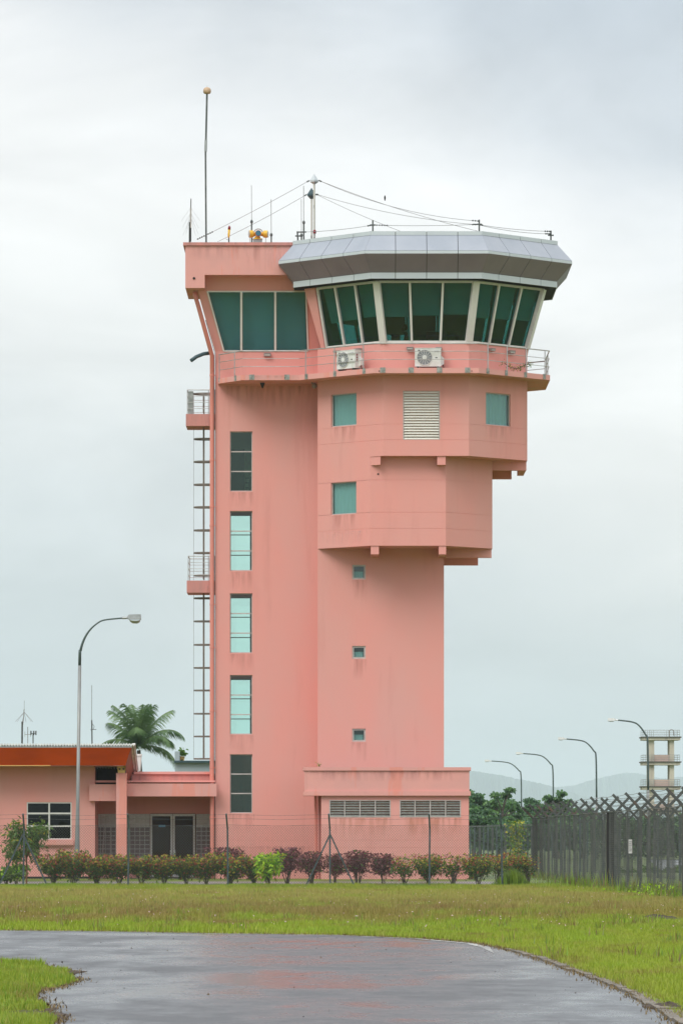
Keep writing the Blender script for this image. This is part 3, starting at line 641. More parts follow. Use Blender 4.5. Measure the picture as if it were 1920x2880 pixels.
# --- canopy
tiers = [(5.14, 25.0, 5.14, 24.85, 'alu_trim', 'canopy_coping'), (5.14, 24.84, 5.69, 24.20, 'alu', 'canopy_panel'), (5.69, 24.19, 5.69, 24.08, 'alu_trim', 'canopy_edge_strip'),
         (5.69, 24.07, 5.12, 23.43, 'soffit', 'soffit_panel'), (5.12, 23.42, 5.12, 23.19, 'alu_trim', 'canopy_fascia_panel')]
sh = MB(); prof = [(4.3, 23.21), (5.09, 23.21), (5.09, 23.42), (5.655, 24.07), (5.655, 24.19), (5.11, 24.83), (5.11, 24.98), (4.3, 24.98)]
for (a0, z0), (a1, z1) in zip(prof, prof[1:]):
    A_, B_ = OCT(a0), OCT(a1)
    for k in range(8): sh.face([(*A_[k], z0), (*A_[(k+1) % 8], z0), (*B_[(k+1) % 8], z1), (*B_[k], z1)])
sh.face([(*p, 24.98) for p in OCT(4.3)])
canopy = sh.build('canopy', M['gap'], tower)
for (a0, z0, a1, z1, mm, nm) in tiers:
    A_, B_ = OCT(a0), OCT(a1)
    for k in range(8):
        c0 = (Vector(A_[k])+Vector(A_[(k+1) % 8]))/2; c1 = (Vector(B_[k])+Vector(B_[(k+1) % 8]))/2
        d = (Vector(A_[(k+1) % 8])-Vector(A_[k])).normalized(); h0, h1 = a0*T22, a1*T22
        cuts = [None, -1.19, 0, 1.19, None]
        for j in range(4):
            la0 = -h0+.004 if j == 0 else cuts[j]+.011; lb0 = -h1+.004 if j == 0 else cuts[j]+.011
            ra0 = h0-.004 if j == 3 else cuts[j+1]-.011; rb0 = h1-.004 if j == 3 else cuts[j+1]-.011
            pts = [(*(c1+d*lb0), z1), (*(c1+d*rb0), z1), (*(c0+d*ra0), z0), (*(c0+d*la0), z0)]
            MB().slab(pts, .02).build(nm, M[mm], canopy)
# --- stair head room
f = lambda z: SY-.72*(z-20.9)/2.3
zw0, zw1 = 20.91, 23.17
def sp(px, z): return Vector((PX(px, f(z)), f(z), z))
mb = MB()
zt = 23.74
Lb, Rb = (-4.95, -.85); Lt, Rt = (-5.72, -1.30)
def q4(px0b, px1b, px0t, px1t, za, zb): mb.face([sp(px0b, za), sp(px1b, za), sp(px1t, zb), sp(px0t, zb)])
pxL = lambda z: 605-(605-556)*(z-20.9)/2.3
pxR = lambda z: 903-(903-858)*(z-20.9)/2.3
wl = lambda z: 629.5-(629.5-583)*(z-zw0)/(zw1-zw0); wr = lambda z: 866-(866-860)*(z-zw0)/(zw1-zw0)
q4(pxL(zw0), wl(zw0), pxL(zw1), wl(zw1), zw0, zw1); q4(wr(zw0), pxR(zw0), wr(zw1), pxR(zw1), zw0, zw1)
q4(pxL(zw1), pxR(zw1), pxL(zt), pxR(zt), zw1, zt)
mb.face([sp(605, 20.9), (-4.95, BY, 20.9), (PX(pxL(zt), f(zt)), BY, zt), sp(pxL(zt), zt)][::-1])
mb.face([(-4.95, BY, 20.9), (CORE_L, BY, 20.9), (CORE_L, BY, zt), (PX(pxL(zt), f(zt)), BY, zt)][::-1])
mb.face([sp(605, 20.9), sp(903, 20.9), sp(903, zw0), sp(605, zw0)])
mb.build('stair_head_wall', M['pink'], tower)
wf = MB(); upv = Vector((0, -1, -.31)).normalized()
wf.bar(sp(wl(zw0), zw0), sp(wr(zw0), zw0), .05, .06, upv); wf.bar(sp(wl(zw1), zw1), sp(wr(zw1), zw1), .05, .06, upv)
wf.bar(sp(wl(zw0), zw0), sp(wl(zw1), zw1), .06, .08, upv); wf.bar(sp(wr(zw0), zw0), sp(wr(zw1), zw1), .06, .08, upv)
for pxm in (678.5, 774): wf.bar(sp(pxm, zw0), sp(pxm, zw1), .085, .1, upv)
wf = wf.build('stair_head_window', M['white'], tower)
cols = [(wl, lambda z: 678.5), (lambda z: 678.5, lambda z: 774), (lambda z: 774, wr)]
for l_, r_ in cols:
    MB().slab([p+Vector((0, .03, 0)) for p in (sp(l_(zw0), zw0), sp(r_(zw0), zw0), sp(r_(zw1), zw1), sp(l_(zw1), zw1))], .012).build('pane', M['g_room'], wf)
    MB().slab([p+Vector((0, .3, 0)) for p in (sp(l_(zw0)+4, zw0), sp(r_(zw0)-4, zw0), sp(r_(zw1)-4, zw1), sp(l_(zw1)+4, zw1))], .006).build('roller_blind', M['blind'], tower)
# fascia box, corner beam, coping, roof deck
FY = 186.72
mb = MB(); mb.box(PX(521, FY), -1.45, FY, FY+.3, 23.72, 24.86)
mb.box(PX(521, FY), PX(521, FY)+.3, FY+.3, 191.4, 23.72, 24.86); mb.box(PX(521, FY)+.3, -1.45, FY+.3, BY, 24.3, 24.5)
mb.build('parapet', M['pink_trim'], tower)
mb = MB(); mb.box(PX(521, FY)+.001, PX(575.5, FY), FY-.002, FY+.7, 23.21, 23.719); mb.box(PX(521, FY)+.001, PX(521, FY)+.45, FY+.7, 190.6, 23.21, 23.719); mb.build('corner_beam', M['pink_trim'], tower)
mb = MB(); mb.box(PX(515, FY), -1.42, FY-.07, FY+.36, 24.861, 24.98); mb.box(PX(515, FY), PX(515, FY)+.42, FY+.36, 191.5, 24.861, 24.98); mb.build('parapet_coping', M['pink_dirty'], tower)
mb = MB(); mb.box(PX(521, FY)+.3, -1.3, FY+.3, FY+.9, 23.70, 23.74); mb.build('eave_soffit', M['pink'], tower)
MB().tube([P(545.5, 782, FY-.03), P(545.5, 782, FY+.1)], .05, 10).build('drain_spout', M['black'], tower)
# --- wall lights under the windows
def wall_light(x0, x1, y0, y1, fr):
    u0, u1 = upx(fr, x0), upx(fr, x1); Y = ymid(fr, (u0+u1)/2)-.1; za, zb = PZ(y1, Y), PZ(y0, Y)
    q = MB(); fbox(q, fr, u0, u1, zb-.025, zb, -.17, 0); fbox(q, fr, u0, u1, za, zb-.025, -.15, -.02); wlp = q.build('wall_light', M['lamp_grey'], tower)
    q = MB(); fbox(q, fr, u0+.03, u1-.03, za+.02, zb-.04, -.156, -.150); q.build('lamp_lens', M['lens'], wlp)
lfr2 = frame_of(Lc, U0)
wall_light(742, 761.5, 993, 1001.5, sfr)
for x0, x1, y0, y1 in ((944, 960, 985.5, 991), (1002, 1018, 979.5, 987)): wall_light(x0, x1, y0, y1, lfr2)
for x0, x1, y0, y1 in ((1143, 1162, 975.6, 983.5), (1224, 1242, 976, 983)): wall_light(x0, x1, y0, y1, ffr)
for x0, x1, y0, y1 in ((1373, 1385, 979, 987), (1426, 1441, 985, 994)): wall_light(x0, x1, y0, y1, rfr)
# cone floodlight and dome camera under the slab
MB().lathe(P(738, 1076, 187.2), [(.09, -.0), (.09, -.05), (.07, -.1), (.02, -.22)], 14).build('cone_lamp', M['black'], tower)
q = MB(); q.lathe(P(884, 1084, 187.4), [(.05, .1), (.10, .02), (.1, -.05), (.05, -.11)], 12); q.tube([P(877, 1080, 187.3), P(877, 1074, 187.3)], .03); q.build('dome_camera', M['lamp_grey'], tower)
# --- downpipes
mb = MB(); PYp = SY-.08; r_ = .085
mb.tube([P(548, 820, 187.6), P(549, 832, 187.6), P(556, 855, 187.7), P(592, 985, 188.0), P(596, 1000, PYp), P(596, 1170, PYp), P(596, 1450, PYp), P(596, 2170, PYp), P(597, 2450, PYp), P(597, 2476, PYp)], r_, 12)
pipe = mb.build('downpipe', M['pipe'], tower, smooth=True)
for y in (1055, 1294, 1425, 1478, 1700, 1822, 2000, 2160, 2300):
    q = MB(); c = P(596, y, PYp); q.lathe(c, [(r_+.012, -.03), (r_+.012, .03)], 12); q.box(c.x+.07, -4.93, PYp-.02, PYp+.02, c.z-.015, c.z+.015); q.build('pipe_clip', M['pipe'], pipe)
mb = MB(); mb.tube([P(578, 900, 187.95), P(603, 990, 188.15), P(603.5, 2470, 188.2)], .012, 6); mb.build('earthing_strap', M['dark_steel'], tower)
# grey curved spout sticking out to the left
mb = MB(); mb.tube([P(592, 992, 188.3), P(572, 995, 188.2), P(552, 1003, 188.1), P(537, 1014, 188.0)], .075, 10); mb.build('curved_spout', M['slate'], tower, smooth=True)
# --- side platforms with rails
def platform(y0, y1, x0, dz_rail, side_rails, ytop):
    z0, z1 = PZ(y1, 188.25), PZ(y0, 188.25); xl = PX(x0, 188.25)
    pl = MB(); pl.box(xl, -4.951, 188.24, 190.15, z0, z1); pl = pl.build('side_platform', M['pink_dirty'], tower)
    q = MB(); zt = PZ(ytop, 188.25); xs0 = xl+.06
    for kz in range(4):
        z = zt-(zt-z1)*kz/3.9; r = .02 if kz == 0 else .012
        q.tube([(-4.96, 188.28, z), (xs0, 188.28, z), (xs0, 190.1, z), (-4.96, 190.1, z)], r, 6)
    for (x, y) in ((xs0, 188.28), (-4.97, 188.28), (PX(586, 188.2), 188.28), (xs0, 190.1), (PX(586, 188.2), 190.1)): q.tube([(x, y, z1), (x, y, zt)], .017, 6)
    q.build('platform_rail', M['rail'], pl); return pl, z1
pl1, zp1 = platform(1164, 1197.6, 522.5, .9, 4, 1096); pl2, zp2 = platform(1633, 1667, 525, .9, 4, 1564)
q = MB(); x = PX(529, 188.6); q.box(x, PX(543.5, 188.6), 188.55, 189.1, zp1, zp1+.92); q.build('steel_cabinet', M['galv'], pl1)
# --- annex in front of the core
annex = thing('annex', (1.8, 185.5, .2), 'low pink flat-roofed annex with two long louvred vents at the foot of the tower', 'building')
AY = 185.0; AX0, AX1 = PX(903, AY), PX(1318, AY)
mb = MB(); afr = frame_of((AX0, AY), (AX1, AY)); aops = []
zt_ = PZ(2238, AY)
for x0, x1 in ((926, 1098), (1123.5, 1295.5)): aops.append((upx(afr, x0), upx(afr, x1), PZ(2299.5, AY), PZ(2251, AY), .1, 1))
wall(mb, (AX0, AY), (AX1, AY), .1, zt_, aops, [PZ(y, AY) for y in (2364, 2385, 2410)])
mb.face([(AX1, AY, .1), (AX1, 188.9, .1), (AX1, 188.9, zt_), (AX1, AY, zt_)]); mb.face([(AX0, CY, .1), (AX0, AY, .1), (AX0, AY, zt_), (AX0, CY, zt_)])
mb.build('wall', M['pink'], annex)
PXL, PXR = PX(857, AY-.1), PX(1319.5, AY-.1)
mb = MB(); pp = [(PXL+.12, AY-.10), (PXR, AY-.10), (PXR, 189.0), (4.05, 189.0), (4.05, 186.99), (PXL-.02, 186.99), (PXL-.02, AY+.15)]
mb.prism(pp, PZ(2226, AY-.1), PZ(2168, AY-.1)); mb.build('parapet', M['pink_trim'], annex)
def grow(poly, g, y1): return [(poly[0][0]-g*.5, poly[0][1]-g), (poly[1][0]+g, poly[1][1]-g), (poly[2][0]+g, poly[2][1]), poly[3], poly[4], (poly[5][0]-g, poly[5][1]), (poly[6][0]-g, poly[6][1])]
mb = MB(); mb.prism(grow(pp, .06, 0), PZ(2168, AY-.1)+.001, PZ(2158.5, AY-.1)); mb.build('parapet_coping', M['pink_trim'], annex)
mb = MB(); mb.prism(grow(pp, .05, 0), PZ(2238.5, AY-.1), PZ(2226, AY-.1)-.001); mb.build('ledge', M['pink_trim'], annex)
M['vent'] = mat('grey_dirty_vent_slat', (.26, .27, .245), .55, metal=.2, var=(.19, .19, .17), vscale=6)
for o in aops:
    a, b, c, d = o[:4]; q = MB(); fw = .035
    fbox(q, afr, a, b, c, c+fw, -.01, .06); fbox(q, afr, a, b, d-fw, d, -.01, .06); fbox(q, afr, a, a+fw, c+fw, d-fw, -.01, .06); fbox(q, afr, b-fw, b, c+fw, d-fw, -.01, .06)
    for k in (1, 2, 3): uu = a+(b-a)*k/4+(.03 if k > 1 else -.03)*0; fbox(q, afr, uu-.02, uu+.02, c+fw, d-fw, -.006, .05)
    lv = q.build('louvred_vent', M['frame'], annex); bl = None
    n_ = 6; hh = (d-c-2*fw)/n_
    for col in range(4):
        for i in range(n_):
            u0 = a+(b-a)*col/4+.022+(fw-.02 if col == 0 else 0); u1 = a+(b-a)*(col+1)/4-.022-(fw-.02 if col == 3 else 0); z = c+fw+hh*i
            q = MB(); q.mesh([fpt(afr, u, zz, dd) for u in (u0, u1) for (zz, dd) in ((z+.006, .0), (z+.018, .0), (z+hh*.78, .06), (z+hh*.78-.012, .065))],
                             [(0, 4, 5, 1), (1, 5, 6, 2), (2, 6, 7, 3), (3, 7, 4, 0), (0, 1, 2, 3), (7, 6, 5, 4)]); q.build('louvre_blade', M['vent'], lv)
q = MB(); q.tube([P(887.5, 2238, 186.0), P(887.5, 2474, 186.0)], .06, 10); q.build('downpipe', M['pipe'], annex)
q = MB(); q.tube([P(898, 2238, 186.4), P(898, 2474, 186.4)], .045, 10); q.build('downpipe', M['pink_dirty'], annex)

# ------------------------------------------------------------------ rain stains, each a thin film of its own on its wall
def stain(fr, x0, x1, y0, y1, m, parent=None, off=-.004):
    u0, u1 = upx(fr, x0), upx(fr, x1); Y = ymid(fr, (u0+u1)/2); q = MB(); q.face([fpt(fr, u0, PZ(y1, Y), off), fpt(fr, u1, PZ(y1, Y), off), fpt(fr, u1, PZ(y0, Y), off), fpt(fr, u0, PZ(y0, Y), off)]); q.build('stain', M[m], parent or tower)
for a, b in rows_px: stain(sfr, 640, 716, b+2, b+52, 'drip')
stain(sfr, 652, 668, 1608, 1668, 'drip'); stain(sfr, 700, 716, 2290, 2420, 'drip'); stain(sfr, 612, 890, 2380, 2470, 'drip_grey'); stain(sfr, 612, 888, 1085, 1150, 'drip')
stain(mfr, 925, 1006, 1448, 1500, 'drip'); stain(mfr, 900, 1035, 1495, 1533, 'drip_light'); stain(lfr, 925, 1008, 1200, 1250, 'drip'); stain(rfr, 1360, 1440, 1199, 1240, 'drip')
m1fr = frame_of(M0, M1); 
for a in (1630, 1853, 2087): stain(cfr, 985, 1033, a+1, a+60, 'drip')

ffy = frame_of((PX(521, FY), FY), (-1.45, FY)); stain(ffy, 690, 735, 690, 771, 'drip'); stain(ffy, 740, 800, 692, 771, 'drip_light'); stain(ffy, 525, 700, 692, 735, 'drip_grey')
for x0, x1 in ((926, 1098), (1123, 1296)): stain(afr, x0+10, x1+8, 2301, 2362, 'rust', annex)
afp = frame_of((PXL+.12, AY-.10), (PXR, AY-.10)); stain(afp, 870, 1315, 2169, 2200, 'drip', annex); stain(afr, 910, 1310, 2410, 2472, 'drip_grey', annex)
sfp = frame_of(SL[1], SL[2]); stain(sfp, 690, 835, 1056, 1066, 'drip_grey')

q = MB(); q.face([(PXL+.25, AY+.15, PZ(2158.5, AY-.1)+.004), (PXR-.15, AY+.15, PZ(2158.5, AY-.1)+.004), (PXR-.15, CY-.01, PZ(2158.5, AY-.1)+.004), (PXL+.25, CY-.01, PZ(2158.5, AY-.1)+.004)]); q.build('bounce_cut_sheet', M['concrete'], annex)  # unseen grey sheet added over the roof to cut pink bounce light
# ------------------------------------------------------------------ caged ladder
LX = PX(597, 189.2); hr = (597-544.5)*189.2/F
def cage(y0, y1, first, label, topstrap):
    z0, z1 = PZ(y1, 189.2), PZ(y0, 189.2)
    t = thing('caged_ladder', (-5.2, 189.2, z0), label, 'ladder', 'caged ladders on the left side of the tower')
    for dy in (-.22, .22):
        MB().bar((LX+.02, 189.2+dy, z0), (LX+.02, 189.2+dy, z1), .05, .02).build('stile', M['cage'], t)
    r0 = None; z = z0+.15
    while z < z1-.1:
        if r0 is None: r0 = MB().tube([(LX+.02, 188.98, z), (LX+.02, 189.42, z)], .011, 6).build('rung', M['cage'], t); o = ORG[r0].copy()
        else: piece(r0, (o.x, o.y, z-.011))
        z += .3
    for ang in (90, 125, 180, 235, 270):
        a = math.radians(ang); rr = .36; x = LX+hr*math.cos(a)*1.0; y = 189.2+rr*math.sin(a)
        if ang in (90, 270): x -= .34
        if ang in (125, 235): continue
        MB().bar((x, y, z0+.02 if ang != 180 else z0), (x, y, z1), .05 if ang != 180 else .012, .012, (0, 1, 0)).build('cage_strap', M['cage'], t)
    h0 = None
    for yh in first:
        zz = PZ(yh, 189.2)
        if not (z0 < zz < z1+.4): continue
        if h0 is None:
            pts = [(LX+.03, 189.2+.36)]+[(LX-.34-(hr-.34)*math.sin(math.radians(q)), 189.2+.36*math.cos(math.radians(q))) for q in range(0, 181, 15)]+[(LX+.03, 189.2-.36)]
            q = MB()
            for (xa, ya), (xb, yb) in zip(pts, pts[1:]): q.bar((xa, ya, zz), (xb, yb, zz), .014, .055)
            h0 = q.build('cage_hoop', M['cage'], t); o2 = ORG[h0].copy()
        else: piece(h0, (o2.x, o2.y, zz-.0275))
hoops = [1108, 1235, 1299, 1363.4, 1427, 1492, 1555.6, 1619, 1683, 1748, 1814, 1879, 1942.5, 2008, 2072, 2135]
cage(1112, 1164, [1108], 'short top length of caged ladder inside the upper side platform rail', 1)
cage(1200, 1632, hoops[1:8], 'weathered caged ladder hanging between the two side platforms', 1)
cage(1668, 2136, hoops[8:], 'long caged ladder running down from the lower side platform', 1)

# ------------------------------------------------------------------ roof equipment
def thin(name, pts, r, m, root, n=6): return MB().tube(pts, r, n).build(name, M[m], root)
D1 = 188.8; RZ = 24.5
t = thing('ball_topped_mast', P(580, 690, D1), 'very tall thin dark mast with a tan ball on top, above the left roof', 'mast')
b0 = Vector((PX(580, D1), D1, RZ))
thin('pole', [b0, P(577.8, 424, D1)], .035, 'dark_steel', t, 8); thin('sleeve', [P(578.2, 425, D1), P(579, 393, D1)], .055, 'galv', t, 8); thin('pole', [P(579, 393, D1), P(582, 263, D1)], .038, 'dark_steel', t, 8)
MB().lathe(P(582.3, 263, D1), [(.04, 0), (.12, .01), (.155, .07), (.155, .15), (.12, .225), (.05, .26)], 20).build('ball', M['tan'], t, smooth=True); thin('spike', [P(582.3, 245, D1), P(582.3, 239, D1)], .008, 'galv', t)
t = thing('drooping_wire_aerial', P(536, 690, D1), 'pale aerial with fine drooping wires at the far left roof corner', 'antenna')
thin('pole', [Vector((PX(533, D1), D1, RZ)), P(533.5, 624, D1)], .035, 'dark_steel', t, 8); thin('lower_tube', [P(534.8, 679, D1), P(534.8, 640, D1)], .045, 'black', t, 8); thin('upper_tube', [P(535.3, 655, D1), P(536.5, 584, D1)], .03, 'lens', t, 8); thin('tip', [P(536.5, 584, D1), P(537, 558, D1)], .022, 'dark_steel', t)
w0 = None
for i in range(12):
    a = math.pi*2*i/12; top = P(536.3, 583+(i % 3)*14, D1); e = top+Vector((math.cos(a)*.36, math.sin(a)*.36, -.52-.08*(i % 3)))
    thin('radial_wire', [top, e], .004, 'gwire', t, 3)
t = thing('obstruction_light', P(643, 690, D1), 'slim yellow obstruction light with dark red cap on the left roof edge', 'light')
thin('stem', [Vector((PX(643.5, D1), D1, RZ)), P(643.5, 668, D1)], .03, 'dark_steel', t); MB().tube([P(643.3, 668, D1), P(643, 662, D1), P(644.5, 645, D1)], [.03, .045, .05], 10).build('body', M['yellow'], t, smooth=True)
MB().tube([P(644.5, 645, D1), P(644.8, 638, D1), P(644.8, 634, D1)], [.055, .055, .02], 10).build('cap', M['red_lens'], t, smooth=True)
thin('side_arm', [P(643, 675, D1), P(635, 671, D1)], .008, 'dark_steel', t)
def whip(px, ytop, yk, ybase, label, d=D1, r=.011):
    t = thing('whip_antenna', P(px, ybase, d), label, 'antenna', 'whip antennas on the roof')
    thin('base_tube', [P(px, ybase+8, d), P(px, yk+4, d)], .03, 'dark_steel', t, 8); MB().lathe(P(px, yk+4, d), [(.025, 0), (.055, .04), (.055, .1), (.02, .15)], 10).build('loading_coil', M['dark_steel'], t)
    thin('rod', [P(px, yk, d), P(px-.5, ytop, d)], r, 'gwire', t, 5)
whip(707.5, 520.5, 624, 681, 'tall whip antenna rising just in front of the yellow beacon')
whip(762.7, 560, 661, 681, 'slim whip antenna just right of the yellow beacon', r=.013)
whip(847.5, 559, 662, 676, 'thin pale whip antenna, left one of the pair beside the white wire poles')
whip(854, 522, 626, 676, 'darker whip antenna with a knob, right one of the pair beside the white wire poles', r=.013)
# rotating beacon
t = thing('airport_beacon', P(727, 682, 188.2), 'yellow three drum airport beacon with a blue green lens on a grey box', 'beacon')
d = 188.2; c = P(726.5, 658, d)
MB().box(PX(711, d), PX(737, d), d-.15, d+.2, RZ, PZ(672.5, d)).build('base_box', M['galv'], t)
MB().lathe(P(724, 673, d), [(.2, 0), (.2, .03), (.12, .06), (.1, .12)], 16).build('turntable', M['yellow'], t)
def drum(ax, m1, L0, L1, r0, r1, lens):
    ax = Vector(ax).normalized(); p0 = c+ax*L0*.2; q = MB()
    q.tube([p0, c+ax*L0, c+ax*(L0+.05), c+ax*L1], [r0*.6, r0, r1, r1], 18); dr = q.build('drum', M[m1], t, smooth=False)
    MB().tube([c+ax*(L1+.001), c+ax*(L1+.02)], [r1*.9, r1*.75], 18).build('lens', M[lens], dr)
drum((-1, -.25, 0), 'yellow', .17, .37, .09, .145, 'lens'); drum((1, -.15, 0), 'yellow', .17, .37, .09, .145, 'lens'); drum((0, -1, .0), 'orange_e', .1, .30, .1, .125, 'blue_lens')
MB().tube([c+Vector((.17*math.cos(a), -.31, .17*math.sin(a))) for a in [math.pi*k/12 for k in range(1, 12)]], .02, 6).build('hood', M['lamp_grey'], t)
for x in (702, 747): thin('support_rod', [P(x, 690, d), P(x, 664, d)], .012, 'lens', t)
# wire poles with pyramid heads
def wpole(px, ytop, ymid_, ylow, yb, d, label, cap):
    t = thing('wire_pole', P(px, yb, d), label, 'pole', 'wire poles with diamond shaped heads'); 
    MB().tube([P(px+.4, yb+8, d), P(px, ylow-2, d)], .042, 10).build('pole', M['mast'], t)
    q = MB(); a = P(px-.3, ytop, d); b = P(px-.3, ylow, d); m_ = P(px-.3, ymid_, d); r = .165
    cs = [m_+Vector((r*math.cos(k*math.pi/2+.1), r*math.sin(k*math.pi/2+.1), 0)) for k in range(4)]; lo = [x-Vector((0, 0, .07)) for x in cs]
    bb = [b+Vector((.05*math.cos(k*math.pi/2+.1), .05*math.sin(k*math.pi/2+.1), 0)) for k in range(4)]
    q.mesh([a]+cs+lo+bb, [(0, 1+k, 1+(k+1) % 4) for k in range(4)]+[(1+k, 5+k, 5+(k+1) % 4, 1+(k+1) % 4) for k in range(4)]+[(5+k, 9+k, 9+(k+1) % 4, 5+(k+1) % 4) for k in range(4)]+[(12, 11, 10, 9)])
    q.build('diamond_head', M[cap], t); return t
t1 = wpole(883.5, 487, 506, 517, 672, 188.6, 'taller white wire pole with pale diamond head', 'alu_trim')
t2 = wpole(876, 527, 545, 559, 672, 190.4, 'shorter white wire pole with dark diamond head', 'slate')
MB().lathe(P(884.5, 656, 188.5), [(.06, 0), (.065, .1), (.03, .15)], 10).build('red_lamp', M['red_lens'], t1)
def stand(px, y0, y1, d, label, lean=0):
    t = thing('wire_stand', P(px, y1, d), label, 'post', 'short wire stands around the canopy roof')
    thin('post', [P(px, y1+6, d), P(px+lean, y0, d)], .035, 'dark_steel', t); MB().bar(P(px-8, y0+13, d), P(px+8, y0+13, d), .05).build('insulator_bar', M['dark_steel'], t)
stand(1048, 619, 649, 184.6, 'wire stand at the front left corner of the canopy roof'); stand(1347, 617, 649, 184.6, 'wire stand at the front right corner of the canopy roof')
stand(1548.5, 648, 678, 187, 'wire stand at the far right corner of the canopy roof'); stand(838, 650, 681, 187.5, 'leaning wire stand where canopy meets the left roof', -2)
def wire(a, b, sag, label, ins=(0, 0), r=.009):
    t = thing('stay_wire', (a+b)/2, label, 'wire', 'wires strung over the tower roof')
    pts = [a.lerp(b, k/12)-Vector((0, 0, sag*4*(k/12)*(1-k/12))) for k in range(13)]; thin('strand', pts, r, 'gwire', t, 4)
    for e, L in ((0, ins[0]), (1, ins[1])):
        if L:
            p, q_ = (pts[0], pts[1]) if e == 0 else (pts[-1], pts[-2]); dd = (q_-p).normalized(); q = MB()
            n = max(2, int(L/.09))
            pp_, rr_ = [], []
            for k in range(n):
                for o_, r0_ in ((0, .01), (.005, .032), (.045, .032), (.05, .01)): pp_.append(p+dd*(.03+k*L/n+o_)); rr_.append(r0_)
            q.tube(pp_, rr_, 6)
            q.build('insulator', M['dark_steel'], t)
PA, PB = (lambda s: P(883+s*12, 506, 188.6)), (lambda s: P(876+s*12, 545, 190.4))
wire(P(553, 673, 190), PA(-1), .05, 'thin wire from the left roof corner up to the taller pole', (.75, .12)); wire(P(612, 679, 190), PB(-1), .05, 'thin wire from the left roof up to the shorter pole', (0, .12))
wire(PA(1), P(1347, 621, 184.6), .30, 'thin wire from the taller pole down to the front right stand, a bird on it', (.15, .35)); wire(PA(1), P(1342, 649, 184.2), .12, 'thin wire from the taller pole down to the canopy roof edge', (.15, 0))
wire(PB(1), P(1340, 631, 184.6), .18, 'thin wire from the shorter pole to the front right stand', (.12, .2)); wire(PB(1), P(1124, 649, 184.2), .05, 'thin wire from the shorter pole to the middle of the canopy edge', (.12, 0))
wire(P(838, 652, 187.5), P(1048, 632, 184.6), .06, 'low wire between the leaning stand and the front left stand', (.45, .3)); wire(P(1048, 632, 184.6), P(1347, 630, 184.6), .04, 'low wire between the two front canopy stands', (.6, .3))
wire(P(1347, 631, 184.6), P(1548, 650, 187), .05, 'upper of two low wires at the right of the canopy', (.2, .35)); wire(P(1347, 632, 184.6), P(1548, 657, 187), .08, 'lower of two low wires at the right of the canopy', (0, .3))
t = thing('bird', P(1082, 559, 186.8), 'tiny dark bird perched on the wire above the canopy', 'bird'); c = P(1082, 557, 186.75)
MB().tube([c+Vector((0, .03, -.09)), c+Vector((0, .01, -.03)), c+Vector((0, 0, .02)), c+Vector((.0, -.01, .06)), c+Vector((0, -.02, .09)), c+Vector((0, -.03, .11))], [.012, .03, .038, .028, .024, .01], 10).build('body', M['bird'], t, smooth=True)

